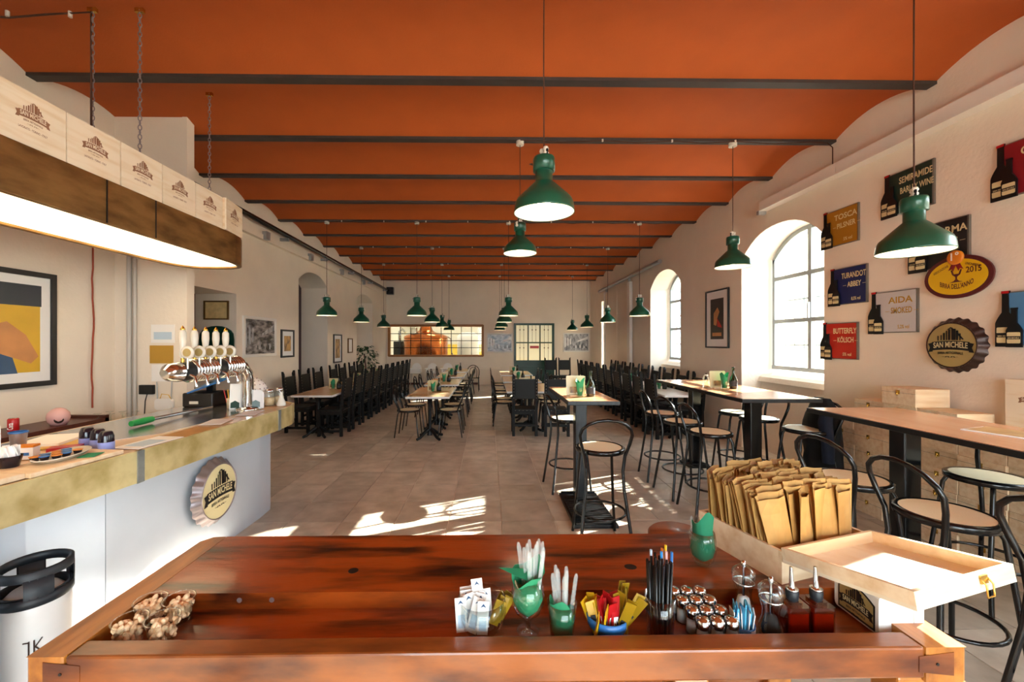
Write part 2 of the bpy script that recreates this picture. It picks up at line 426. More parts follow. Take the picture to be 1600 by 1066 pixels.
# arched windows on the right wall
def window(idx, a, b, lab):
    root = bpy.data.objects.new('window_%d' % idx, None); C.objects.link(root); struct(root, lab)
    X = 4.5; a += .05; b -= .05; zb = 1.24; n = 16
    top = lambda y: arch((y - a) / (b - a), 2.93, 3.30)
    m = M()
    ys = [a + (b - a) * i / n for i in range(n + 1)]
    for y0, y1 in zip(ys, ys[1:]):
        m.hexa([(X - .03, y0, top(y0) - .05), (X + .03, y0, top(y0) - .05), (X + .03, y1, top(y1) - .05), (X - .03, y1, top(y1) - .05), (X - .03, y0, top(y0) + .03), (X + .03, y0, top(y0) + .03), (X + .03, y1, top(y1) + .03), (X - .03, y1, top(y1) + .03)])
    m.box(X - .03, X + .03, a, a + .05, zb, 2.95); m.box(X - .03, X + .03, b - .05, b, zb, 2.95); m.box(X - .04, X + .03, a, b, zb, zb + .06)
    m.obj('frame', 'window_frame', root)
    c = (a + b) / 2
    M().box(X - .035, X + .025, c - .03, c + .03, zb, 3.28).obj('mullion', 'window_frame', root)
    for z in (1.98, 2.64): M().box(X - .032, X + .02, a, b, z - .028, z + .028).obj('transom', 'window_frame', root)
    M().box(X - .07, X - .035, c - .02, c + .0, 2.0, 2.22).obj('latch', 'grey_metal', root)
    for y0, y1 in ((a + .04, c - .02), (c + .02, b - .04)):
        for z0, z1 in ((zb + .05, 1.96), (2.0, 2.62)):
            M().box(X - .003, X + .003, y0, y1, z0, z1).obj('pane', 'glass', root)
        k = 8; yy = [y0 + (y1 - y0) * i / k for i in range(k + 1)]; p = M()
        p.prism([(y0, 2.66), (y1, 2.66)] + [(y, top(y) - .03) for y in yy[::-1]], X - .003, X + .003, Matrix(((0, 0, 1, 0), (1, 0, 0, 0), (0, 1, 0, 0), (0, 0, 0, 1))))
        p.obj('pane', 'glass', root)
    g = [a + .1 + i * (b - a - .2) / 7 for i in range(8)]
    for y in g: M().cyl(.009, 1.2, top(y) + .02, 6, TR(4.61, y, 0)).obj('grille_bar', 'grey_metal', root)
    for z in (1.62, 2.3): M().box(4.6, 4.62, a, b, z - .012, z + .012).obj('grille_rail', 'grey_metal', root)
    portal((4.72, (a + b) / 2, 2.25), (0, R(90), 0), 2.3, b - a)
window(3, *WIN[0], 'arched window nearest the glazed front')
window(4, *WIN[1], 'arched window opposite the bar')
window(1, *WIN[2], 'arched window beside the beer signs with grey frame')
window(2, *WIN[3], 'arched window further down beyond the framed poster')
g6 = struct(M().box(4.46, 4.5, 13.95, 14.02, 0, 3.1).box(4.46, 4.5, 14.43, 14.5, 0, 3.1).box(4.46, 4.5, 13.95, 14.5, 0, .08).box(4.46, 4.5, 13.95, 14.5, 3.04, 3.1).obj('window_6', 'window_frame'))
M().box(4.475, 4.48, 14.02, 14.43, .08, 3.04).obj('pane', 'glass', g6)
portal((1.2, YF - .35, 1.63), (R(90), 0, 0), 4.4, 2.75)
# the yard outside
struct(M().box(XO, 60, -30, 40, -.3, -.1).box(-40, XO, -40, YF - .45, -.3, -.1).obj('ground', 'concrete'))
hb = tag(M().box(17, 22, -6, 22, -.1, 3.1).obj('yard_building', 'wall_out'), 'pale low building across the yard, seen through the right windows', 'building')
M().hexa([(16.6, -6.4, 3.1), (22.4, -6.4, 3.1), (22.4, 22.4, 3.1), (16.6, 22.4, 3.1), (19.4, -6.4, 4.3), (19.6, -6.4, 4.3), (19.6, 22.4, 4.3), (19.4, 22.4, 4.3)]).obj('roof', 'roof_out', hb)

blocker = tag(M().box(7, 8.2, 9.3, 12.4, -.1, 4.15).obj('sun_blocker', 'wall_out'), 'unseen added shed standing in the yard outside the further window', 'blocker')  # added block, out of view, keeps most sun off the further window
M().box(6.85, 8.35, 9.15, 12.55, 4.15, 4.25).obj('roof', 'roof_out', blocker)  # cap of the unseen sun-blocking mass
# brewery behind the back wall
bm = M()
bm.box(-4.6, 4.6, 21.2, 21.4, 1.55, 4.3).box(-4.7, -4.6, YB + .3, 21.4, 0, 4.3).box(4.6, 4.7, YB + .3, 21.4, 0, 4.3).box(-4.7, 4.7, YB + .3, 21.4, 4.3, 4.4)
struct(bm.obj('wall_brewery', 'cream_wall'))
struct(M().box(-4.6, 4.6, 21.18, 21.4, 0, 1.55).obj('wall_brewery_dado', 'yellow_wall'))
win = bpy.data.objects.new('window_7', None); C.objects.link(win); struct(win, 'long internal window onto the brewery with wooden frame')
x0, x1, z0, z1 = -3.92, -.22, 1.11, 2.34
M().box(x0, x1, YB - .03, YB + .1, z1 - .07, z1 + .02).obj('frame', 'window_wood', win); M().box(x0, x1, YB - .03, YB + .1, z0 - .02, z0 + .06).obj('frame', 'window_wood', win)
M().box(x0 - .03, x0 + .06, YB - .03, YB + .1, z0, z1).obj('frame', 'window_wood', win); M().box(x1 - .06, x1 + .03, YB - .03, YB + .1, z0, z1).obj('frame', 'window_wood', win)
xs = [x0 + .06 + i * (x1 - x0 - .12) / 9 for i in range(10)]; zs = [z0 + .06 + i * (z1 - z0 - .13) / 4 for i in range(5)]
for x in xs[1:-1]: M().box(x - .013, x + .013, YB + .02, YB + .05, z0 + .05, z1 - .06).obj('glazing_bar', 'black_metal', win)
for z in zs[1:-1]: M().box(x0 + .05, x1 - .05, YB + .02, YB + .05, z - .013, z + .013).obj('glazing_bar', 'black_metal', win)
p0 = None
for i in range(9):
    for j in range(4):
        if p0 is None: p0 = o = M().box(0, xs[1] - xs[0] - .02, -.002, .002, 0, zs[1] - zs[0] - .02).obj('pane', 'glass', win)
        else: o = p0.copy(); C.objects.link(o)
        o.location = (xs[i] + .01, YB + .035, zs[j] + .01)
kt = thing('copper_kettle', 'large copper brewing kettle with domed lid behind the back window', 'brewing kettle', (-2.75, 18.0, 0))
M().lathe([(.95, .3), (.95, 1.82), (.9, 1.86)], 32).disc(.95, .3, 32, None, True).obj('body', 'copper', kt)
M().lathe([(.97, 1.84), (.93, 1.93), (.7, 2.03), (.42, 2.1), (.3, 2.18), (.24, 2.35), (.22, 3.4)], 32).obj('dome', 'copper', kt)
M().lathe([(.16, 1.98), (.16, 2.28), (.001, 2.3)], 16, TR(-.48, -.35, 0)).obj('hatch', 'steel', kt)
for a in range(4): M().cyl(.05, 0, .32, 8, TR(.7 * math.cos(a * PI / 2 + .7), .7 * math.sin(a * PI / 2 + .7), 0)).obj('leg', 'steel', kt)
M().tube([(.97, -.2, 1.9), (1.12, -.2, 1.8), (1.14, -.2, 1.2), (1.5, -.4, .7)], .03, 8).obj('pipe', 'chrome', kt)
tk = thing('steel_tank', 'white cylindrical fermenting tank with conical base behind back window', 'tank', (-.95, 18.9, 0))
M().lathe([(.08, .45), (.5, .95), (.5, 1.95), (.3, 2.1), (.001, 2.12)], 24).obj('body', 'white_plastic', tk)
for a in range(3): M().cyl(.03, 0, 1., 8, TR(.42 * math.cos(a * 2.1), .42 * math.sin(a * 2.1), 0)).obj('leg', 'steel', tk)
t2 = thing('mash_filter', 'dark steel vessel with gooseneck pipe left of the copper kettle', 'tank', (-4.05, 18.6, 0))
M().cyl(.26, .2, 1.7, 16).obj('body', 'dark_steel', t2); M().tube([(0, 0, 1.7), (0, 0, 2.15), (.15, -.05, 2.25), (.3, -.1, 2.1)], .05, 8).obj('gooseneck', 'steel', t2)
for a in range(3): M().cyl(.03, 0, .25, 8, TR(.2 * math.cos(a * 2.1), .2 * math.sin(a * 2.1), 0)).obj('leg', 'steel', t2)
for x in (-2.4, 1.8):  # lamps out of view, added to brighten the brewery room
    t = thing('fill_strip', 'unseen strip light added to brighten the brewery, %s' % ('above the kettle' if x < 0 else 'behind the green door'), 'lamp', (x, 18.3, 4.2))
    M().box(-.7, .7, -.1, .1, .02, .1).obj('housing', 'white_paint', t)
    K('fill_tube%d' % int(x), '#ffffff', .5, emit='#fff4e0', es=70.); M().box(-.68, .68, -.07, .07, 0, .02).obj('tube', 'fill_tube%d' % int(x), t)
# green door with six panes
d = bpy.data.objects.new('door_1', None); C.objects.link(d); struct(d, 'dark green glazed door with six panes in the back wall')
for args in ((.99, 1.08, 0, 2.41), (2.49, 2.58, 0, 2.41), (1.08, 2.49, 2.33, 2.41), (1.08, 2.49, .82, .95), (1.08, 2.49, 0, .12)):
    M().box(args[0], args[1], YB - .02, YB + .08, args[2], args[3]).obj('frame', 'door_green', d)
M().box(1.08, 2.49, YB + .01, YB + .05, .12, .82).obj('panel', 'door_green', d)
M().box(1.2, 2.37, YB - .01, YB + .02, .22, .72).obj('raised_panel', 'door_green', d)
for x in (1.55, 2.02): M().box(x - .025, x + .025, YB, YB + .06, .95, 2.33).obj('glazing_bar', 'door_green', d)
M().box(1.08, 2.49, YB, YB + .06, 1.62, 1.67).obj('glazing_bar', 'door_green', d)
for i, (a, b) in enumerate(((1.08, 1.525), (1.575, 1.995), (2.045, 2.49))):
    for j, (c, e) in enumerate(((.95, 1.62), (1.67, 2.33))):
        p = M().box(a, b, YB + .025, YB + .031, c, e).obj('pane', 'frosted', d)
        q = M()
        for f in (.33, .67):
            xx = a + (b - a) * f; q.box(xx - .006, xx + .006, YB + .018, YB + .024, c, e); q.box(xx - .022, xx + .022, YB + .016, YB + .024, e - .2, e - .16)
        if not (i == 1 and j == 0): q.obj('leading', 'ink', p)
        else: M().box(a + .05, b - .02, YB + .015, YB + .024, e - .2, e - .1).obj('sticker', 'red_plastic', p)
# ------------------------------------------------------------------ pendants
def pendant(x, y, z, label):
    t = thing('pendant_lamp', label, 'lamp', (x, y, z), group='green enamel pendant lamps')
    t.rotation_euler = (0, 0, rnd.uniform(0, 6.28))
    for nm, mt in (('shade', 'lamp_green'), ('reflector', 'lamp_white'), ('collar', 'lamp_green'), ('bulb', 'bulb')):
        o = bpy.data.objects.new(nm, PM[nm]); C.objects.link(o); o.parent = t
    for s in (-1, 1):
        o = bpy.data.objects.new('insulator', PM['insulator']); C.objects.link(o); o.parent = t; o.location = (s * .02, 0, .385)
    o = bpy.data.objects.new('insulator', PM['insulator']); C.objects.link(o); o.parent = t; o.location = (.066, 0, .325)
    o = bpy.data.objects.new('hook', PM['hook']); C.objects.link(o); o.parent = t
    M().tube([(0, 0, .37), (.002, .001, (3.968 - z + .37) / 2), (0, 0, 3.968 - z)], .0045, 6).obj('cord', 'cord_brown', t)
    M().cyl(.045, 3.93 - z, 3.973 - z, 14).obj('ceiling_rose', 'ceramic', t)
PM = {}
def keep(m, n, mt):
    o = m.obj(n, mt); PM[n] = o.data; bpy.data.objects.remove(o)
keep(M().lathe([(.187, .003), (.192, 0), (.190, .012), (.184, .06), (.172, .085), (.07, .185), (.054, .2), (.054, .28)], 36), 'shade', 'lamp_green')
keep(M().lathe([(.187, .004), (.18, .06), (.165, .083), (.06, .178), (.001, .19)], 36), 'reflector', 'lamp_white')
keep(M().lathe([(.054, .262), (.069, .264), (.069, .34), (.064, .352), (.03, .358), (.001, .358)], 24), 'collar', 'lamp_green')
keep(M().ball(.042, TR(0, 0, .075), 14, 1.2).cyl(.02, .11, .19, 10), 'bulb', 'bulb')
keep(M().lathe([(.001, -.03), (.014, -.028), (.02, -.012), (.012, 0), (.02, .012), (.014, .028), (.001, .03)], 10), 'insulator', 'ceramic')
keep(M().tube([(.07, .01, .33), (.09, .03, .335), (.08, .055, .33), (.045, .06, .32)], .003, 5).tube([(-.03, 0, .35), (-.035, 0, .39), (-.03, 0, .40)], .008, 6).tube([(.03, 0, .35), (.035, 0, .39), (.03, 0, .4)], .008, 6), 'hook', 'cast_iron')
PL = [(.35, 2.59, 2.478, 'largest green pendant lamp hanging over the near middle of the room'),
      (2.73, 2.59, 2.235, 'green pendant lamp hanging in front of the beer signs'),
      (.36, 4.71, 2.68, 'green pendant lamp hanging just behind and below the largest one'),
      (2.83, 4.71, 2.53, 'green pendant lamp hanging in front of the near arched window')]
COLS = [(-3.1, 'left wall'), (-1.38, 'left middle'), (.38, 'right middle'), (2.92, 'right window')]
for r, (y, z) in enumerate(((7.89, 2.17), (10.01, 2.15), (12.13, 2.11), (14.25, 2.08))):
    for c, (x, nm) in enumerate(COLS):
        if r == 3 and c == 0: continue
        PL.append((x, y, z, 'green pendant lamp over the %s tables, %s from the bar' % (nm, ORD[r])))
for p in PL: pendant(*p)
# cable clips along the lamp beams and the surface ducts
for y in (4.71, 7.89, 10.01, 12.13, 14.25):
    cl = thing('ceiling_cable', 'thin dark cable clipped along the %s lamp beam' % ORD[(4.71, 7.89, 10.01, 12.13, 14.25).index(y)], 'cable', (0, y - .05, 3.965))
    pts = []
    xs = [-3.6 + i * .8 for i in range(10)] if y > 5 else [.36, 1.3, 2.1, 2.83, 3.7]
    for a, b in zip(xs, xs[1:]): pts += [(a, 0, 0), ((a + b) / 2, 0, -.025)]
    pts.append((xs[-1], 0, 0))
    if y < 5: pts += [(3.9, 0, -.01), (3.96, 0, -.06), (3.96, 0, -.25)]
    M().tube(pts, .006, 5).obj('wire', 'cord_brown', cl)
    for x in xs[1:-1]: M().cyl(.011, -.012, .014, 8, TR(x, 0, 0)).obj('clip', 'ceramic', cl)
d = thing('cable_duct', 'white boxed cable duct along the top of the right wall', 'duct', (0, 0, 0))
M().box(3.9, 4.005, -3.0, 4.55, 3.56, 3.68).obj('duct_body', 'white_paint', d); M().box(3.885, 4.01, -3.0, 5.9, 3.545, 3.565).obj('duct_lip', 'white_paint', d); M().box(3.9, 4.01, 4.56, 5.85, 3.56, 3.68).obj('duct_body', 'white_paint', d)
M().box(3.88, 3.99, 5.83, 5.88, 3.5, 3.55).obj('bracket', 'grey_metal', d)
d = thing('black_pipe', 'black pipe running along the left wall under the ceiling', 'pipe', (0, 0, 0))
M().tube([(-3.88, 4.6, 3.74), (-3.88, 15.9, 3.66)], .045, 10).obj('pipe_run', 'black_metal', d)
for i in range(6): M().box(-4.0, -3.84, 6 + i * 1.9, 6.05 + i * 1.9, 3.6, 3.66).obj('bracket', 'grey_metal', d)
d = thing('cable_tray', 'white cable tray beneath the black pipe on the left wall', 'duct', (0, 0, 0))
M().box(-4.01, -3.93, 4.6, 14.6, 3.46, 3.54).obj('tray', 'plaster', d)
for y in (7.2, 9.0, 10.9, 12.8): M().box(-3.95, -3.87, y, y + .12, 3.46, 3.6).obj('junction_box', 'grey_metal', d)
sp = thing('loudspeaker', 'small black loudspeaker in the upper left corner of the back wall', 'speaker', (-3.83, 16.0, 3.66))
M().box(-.13, .13, -.1, .1, -.14, .14).obj('cabinet', 'black_edge', sp, bevel=.01); M().cyl(.08, 0, .012, 16, TR(0, -.1, .02) @ RX(R(90))).obj('grille', 'dark_steel', sp)
# sliding shutter on the right wall
d = thing('sliding_shutter', 'tall cream sliding shutter hung from a rail on the right wall', 'shutter', (0, 0, 0))
M().box(3.95, 3.99, 11.5, 13.85, .05, 3.3).obj('panel', 'plaster', d)
M().box(3.94, 3.985, 12.55, 12.6, .05, 3.3).obj('batten', 'plaster', d); M().box(3.9, 3.985, 11.3, 11.5, .02, 3.35).obj('stile', 'white_paint', d)
M().box(3.92, 3.985, 13.82, 13.92, .02, 3.35).obj('stile', 'white_paint', d)
M().tube([(3.93, 9.35, 3.52), (3.93, 14.5, 3.46)], .05, 10).obj('rail', 'grey_metal', d)
M().box(3.9, 3.96, 11.38, 11.43, 3.34, 3.5).obj('hanger', 'grey_metal', d); M().box(3.9, 3.96, 13.6, 13.65, 3.34, 3.5).obj('hanger', 'grey_metal', d)
struct(M().box(-.42, .45, YB - .12, YB, 0, .6).box(-.46, .49, YB - .15, YB, .57, .62).obj('trim_1', 'plaster'), 'low boxed ledge against the back wall')
struct(M().box(-3.9, .99, YB - .02, YB - .0005, 0, .08).obj('baseboard_back', 'dark_red_wood'))

# ================================================================== furniture
def make_wood_chair():
    t = thing('wooden_chair', 'black studded high-back chair', 'chair')
    M().box(-.215, .215, -.2, .22, .44, .475).obj('seat', 'leather', t, bevel=.012)
    m = M().box(-.2, .2, -.19, .21, .38, .44); m.obj('seat_apron', 'black_wood', t)
    for s in (-1, 1):
        M().box(s * .195 - .024, s * .195 + .024, .165, .213, 0, .44).obj('leg', 'black_wood', t)
        p = M(); x0, x1 = s * .2 - .024, s * .2 + .024
        def seg(ya, za, yb, zb, cut=0.):
            zi = cut if s > 0 else 0; zo = 0 if s > 0 else cut
            p.hexa([(x0, ya - .025, za), (x1, ya - .025, za), (x1, ya + .025, za), (x0, ya + .025, za), (x0, yb - .02, zb - zi), (x1, yb - .02, zb - zo), (x1, yb + .02, zb - zo), (x0, yb + .02, zb - zi)])
        seg(-.205, 0, -.205, .46); seg(-.205, .46, -.265, 1.12, .05); p.obj('post', 'black_wood', t)
    T = Matrix.Rotation(R(5.2), 4, 'X'); T = TR(0, -.225, .66) @ T
    bk = M().box(-.178, .178, -.014, .014, .0, .355, T).obj('backrest', 'leather', t, bevel=.006)
    st = M()
    for s in (-1, 1):
        for i in range(7): st.ball(.007, T @ TR(s * .2, .03, .02 + i * .055), 6); st.ball(.007, T @ TR(s * .2, -.028, .02 + i * .055), 6)
    for i in range(6): st.ball(.006, TR(-.17 + i * .068, .215, .455), 6); st.ball(.006, TR(-.17 + i * .068, -.225, .455), 6)
    st.obj('studs', 'stud', t)['kind'] = 'stuff'
    M().box(-.19, .19, .178, .2, .12, .16).obj('stretcher', 'black_wood', t); M().box(-.19, .19, -.215, -.193, .17, .21).obj('stretcher', 'black_wood', t)
    for s in (-1, 1): M().box(s * .195 - .012, s * .195 + .012, -.19, .19, .07, .11).obj('stretcher', 'black_wood', t)
    return t
def make_bistro():
    t = thing('bistro_chair', 'black bentwood-style bistro chair', 'chair')
    M().cyl(.185, .455, .468, 28).obj('seat', 'cane', t)
    M().lathe([(.178, .44), (.205, .44), (.207, .465), (.19, .472), (.178, .468)], 28).obj('seat_rim', 'black_metal', t)
    for s in (-1, 1):
        M().tube([(s * .15, .12, .455), (s * .175, .155, .42), (s * .19, .2, 0)], .011, 8).obj('leg', 'black_metal', t)
        M().tube([(s * .16, -.14, .455), (s * .17, -.16, .4), (s * .18, -.215, 0)], .011, 8).obj('leg', 'black_metal', t)
    def hoop(wd, top, y1, n=12):
        p = [(-.165, -.13, .45), (-wd * .98, -.175, .58)]
        for i in range(n + 1):
            a = PI - PI * i / n; p.append((wd * math.cos(a), -.19 - y1 * (.55 + .45 * math.sin(a)), .68 + (top - .68) * math.sin(a)))
        return p + [(wd * .98, -.175, .58), (.165, -.13, .45)]
    M().tube(hoop(.2, .89, .06), .012, 8).obj('back_hoop', 'black_metal', t)
    M().tube([(x * .6, y, z) for x, y, z in hoop(.2, .82, .055)], .009, 8).obj('inner_hoop', 'black_metal', t)
    return t
def make_stool():
    t = thing('bar_stool', 'tall black bar stool with cane seat', 'stool')
    M().cyl(.178, .785, .798, 32).obj('seat', 'cane', t)
    M().lathe([(.17, .765), (.197, .765), (.2, .795), (.185, .803), (.172, .799)], 32).obj('seat_rim', 'black_metal', t)
    for s in (-1, 1):
        M().tube([(s * .12, .12, .77), (s * .135, .14, .72), (s * .16, .19, .3), (s * .185, .215, 0)], .0125, 8).obj('leg', 'black_metal', t)
    p = []
    for (x, y, z) in ((.21, -.23, 0), (.185, -.2, .22), (.15, -.165, .5), (.145, -.15, .64), (.16, -.155, .76), (.19, -.18, .86)): p.append((-x, y, z))
    for i in range(9):
        a = PI - PI * i / 8; p.append((.203 * math.cos(a), -.2 - .045 * math.sin(a), .935 + .125 * math.sin(a)))
    q = p + [(-x, y, z) for x, y, z in p[:6][::-1]]
    M().tube(q, .013, 10).obj('back_hoop', 'black_metal', t)
    M().tube([(.205 * math.cos(2 * PI * i / 28), .205 * math.sin(2 * PI * i / 28), .27) for i in range(28)], .01, 8, True).obj('foot_ring', 'black_metal', t)
    return t
wc = placer(make_wood_chair()); bc = placer(make_bistro()); bs = placer(make_stool())
FX, BX, FY, BYW = -PI / 2, PI / 2, 0., PI      # facing +x, -x, +y, -y

def dining_table(x0, x1, y0, y1, label, top='table_light', col=2, dark=False):
    cx, cy = (x0 + x1) / 2, (y0 + y1) / 2; a, b = (x1 - x0) / 2, (y1 - y0) / 2
    t = thing('dining_table', label, 'table', (cx, cy, 0))
    tp = M().box(-a, a, -b, b, .722, .755).obj('tabletop', 'table_edge' if not dark else 'black_edge', t, bevel=.004)
    M().box(-a + .012, a - .012, -b + .012, b - .012, .752, .7575).obj('veneer', top, tp)
    for s in ([-1, 1] if col == 2 else [0]):
        yy = s * (b - .28)
        M().lathe([(.05, .06), (.035, .12), (.03, .3), (.034, .6), (.05, .7), (.12, .722)], 12, TR(0, yy, 0)).obj('column', 'cast_iron', t)
        for k in range(4):
            an = PI / 4 + k * PI / 2; c, sn = math.cos(an), math.sin(an)
            M().tube([(.03 * c, yy + .03 * sn, .16), (.12 * c, yy + .12 * sn, .11), (.2 * c, yy + .2 * sn, .045), (.27 * c, yy + .27 * sn, .024)], [.03, .028, .024, .024], 8).obj('foot', 'cast_iron', t)
    return t
# left wall row
ly = [7.0, 8.72, 10.44, 12.16]
for i, y in enumerate(ly): dining_table(-3.36, -2.66, y, y + 1.5, 'light wooden table in the left wall row, %s from the bar' % ORD[i])
for i in range(10): wc((-2.8, 7.45 + .62 * i, 0), BX, 'black studded chair, aisle side of the left wall row, %s from the bar' % ORD[i], 'black studded chairs, left row aisle side')
for i, y in enumerate((7.75, 8.4, 9.05, 9.95, 10.55, 11.3, 11.95)): wc((-3.5, y, 0), FX, 'black studded chair against the left wall, %s from the bar' % ORD[i], 'black studded chairs against the left wall')
# left middle row: light tables with bistro chairs
for i, y in enumerate((6.8, 8.75, 10.7, 12.6)):
    dining_table(-1.38, -.65, y, y + 1.45, 'pale pedestal table in the left middle row, %s from the front' % ORD[i])
n = 0
for i, y in enumerate((7.3, 7.95, 9.25, 9.9, 11.2, 11.85, 13.1)):
    bc((-1.42, y, 0), FX, 'black bistro chair, left side of the left middle row, %s from the front' % ORD[i], 'bistro chairs, left side of left middle row')
    bc((-.68, y, 0), BX, 'black bistro chair, aisle side of the left middle row, %s from the front' % ORD[i], 'bistro chairs, aisle side of left middle row')
bc((-.52, 14.0, 0), FY, 'black bistro chair at the far end of the left middle row', None)
# right middle row
for i, y in enumerate((7.5, 9.4, 11.3)):
    dining_table(.33, 1.22, y, y + 1.5, 'pale table in the right middle row, %s from the front' % ORD[i])
wc((.64, 7.45, 0), FY, 'black high-back chair seen from behind, left of the pair at the right middle row')
wc((1.2, 7.4, 0), FY, 'black high-back chair seen from behind, partly hidden by the small tall table')
for i, y in enumerate((8.25, 8.75, 9.75, 10.35, 11.6, 12.25)):
    bc((.3, y, 0), FX, 'black bistro chair, aisle side of the right middle row, %s from the front' % ORD[i], 'bistro chairs, aisle side of right middle row')
    bc((1.24, y, 0), BX, 'black bistro chair, right side of the right middle row, %s from the front' % ORD[i], 'bistro chairs, right side of right middle row')
# right window row
for i, y in enumerate((6.9, 8.62, 10.34, 12.06)):
    dining_table(2.98, 3.6, y, y + 1.5, 'white-edged table in the right window row, %s from the front' % ORD[i], 'table_edge')
for i in range(10): wc((3.08, 7.15 + .62 * i, 0), FX, 'black studded chair, aisle side of the right window row, %s from the front' % ORD[i], 'black studded chairs, right row aisle side')
for i in range(9): wc((3.55, 7.35 + .64 * i, 0), BX, 'black studded chair against the right wall, %s from the front' % ORD[i], 'black studded chairs against the right wall')
for i, x in enumerate((2.25, 2.75)): wc((x, 14.6, 0), BYW, 'black studded chair near the back wall, %s of the pair' % ('left' if i == 0 else 'right'))
# tall bar tables
def bar_table(x0, x1, y0, y1, cols, label, top='table_wood', plate=(.14, .15), off=0.):
    cx, cy = (x0 + x1) / 2, (y0 + y1) / 2; a, b = (x1 - x0) / 2, (y1 - y0) / 2
    t = thing('bar_table', label, 'table', (cx, cy, 0))
    tp = M().box(-a, a, -b, b, 1.085, 1.12).obj('tabletop', 'black_edge' if x0 > 2 else 'dark_steel', t, bevel=.003)
    M().box(-a + .012, a - .012, -b + .012, b - .012, 1.117, 1.123).obj('veneer', top, tp)
    for y in cols:
        y -= cy
        M().box(-.06, .06, y - .06, y + .06, .03, 1.085).obj('column', 'dark_steel' if x0 < 2 else 'black_metal', t, bevel=.008)
        M().box(-.15, .15, y - .15, y + .15, 1.07, 1.085).obj('top_plate', 'black_metal', t)
        px, py = plate; yc_ = y; y = y + off
        bp = M().box(-px, px, y - py, y + py, 0, .03).obj('base_plate', 'cast_iron', t, bevel=.005)
        k = int(py * 2 / .04)
        for i in range(k):
            yy = y - py + .02 + i * .04
            if abs(yy - yc_) > .07: M().box(-px + .02, px - .02, yy - .012, yy + .012, .03, .05).obj('rib', 'cast_iron', bp)
    return t
bar_table(.72, 1.2, 3.72, 4.94, [4.3], 'small tall table with grey steel column in the middle of the floor', plate=(.2, .4), off=-.27)
bar_table(2.4, 3.17, 3.84, 5.86, [4.28, 5.5], 'long tall table with black columns before the near arched window')
bar_table(2.62, 3.36, 1.2, 3.34, [1.7, 2.9], 'tall orange-topped table beside the stacked wine crates')
ST = [(.92, 3.38, FY, 'bar stool with its back to the camera at the small tall table'),
      (.9, 4.68, FX, 'bar stool tucked behind the small tall table'),
      (2.13, 5.0, FX, 'bar stool farthest from the camera on the left side of the long tall table'),
      (2.13, 4.47, FX, 'middle bar stool on the left side of the long tall table'),
      (2.15, 3.95, FX, 'bar stool nearest the camera on the left side of the long tall table'),
      (3.08, 5.05, BX, 'farthest bar stool on the window side of the long tall table'),
      (3.1, 4.66, BX, 'middle bar stool on the window side of the long tall table'),
      (3.17, 4.05, BX, 'bar stool under the dark coat beside the long tall table'),
      (2.32, 2.58, FX, 'bar stool behind the crate of paper bags at the orange-topped table'),
      (2.32, 2.05, FX, 'large foreground bar stool right of the open crate lid'),
      (2.36, 1.5, FX, 'bar stool cut off by the right edge of the picture'),
      (3.22, 2.6, BX, 'bar stool on the wall side of the orange-topped table')]
for x, y, r, l in ST: bs((x, y, 0), r + rnd.uniform(-.12, .12), l, 'tall black bar stools with cane seats')
# high chairs
def make_high():
    t = thing('high_chair', 'white high chair', 'high chair')
    M().box(-.17, .17, -.14, .16, .5, .54).obj('seat', 'white_plastic', t, bevel=.01)
    pts = [(-.18, 0), (.18, 0)] + [(.18 * math.cos(PI * i / 10), .14 + .2 * math.sin(PI * i / 10)) for i in range(11)]
    M().prism(pts, -.015, .015, TR(0, -.17, .54) @ RX(R(96))).obj('backrest', 'white_plastic', t)
    M().prism(rrect(-.24, .24, .08, .32, .06), .68, .7).obj('tray', 'white_plastic', t)
    for s in (-1, 1):
        M().box(s * .19 - .015, s * .19 + .015, -.15, .15, .54, .68).obj('armrest', 'white_plastic', t)
        for q in (-1, 1): M().tube([(s * .15, q * .12, .5), (s * .25, q * .24, 0)], .012, 6).obj('leg', 'grey_metal', t)
    return t
hc = placer(make_high())
for i, x in enumerate((-3.55, -2.72, -2.12, -1.55)): hc((x, 15.3, 0), BYW, 'white high chair against the back wall, %s from the left' % ORD[i], 'white high chairs')
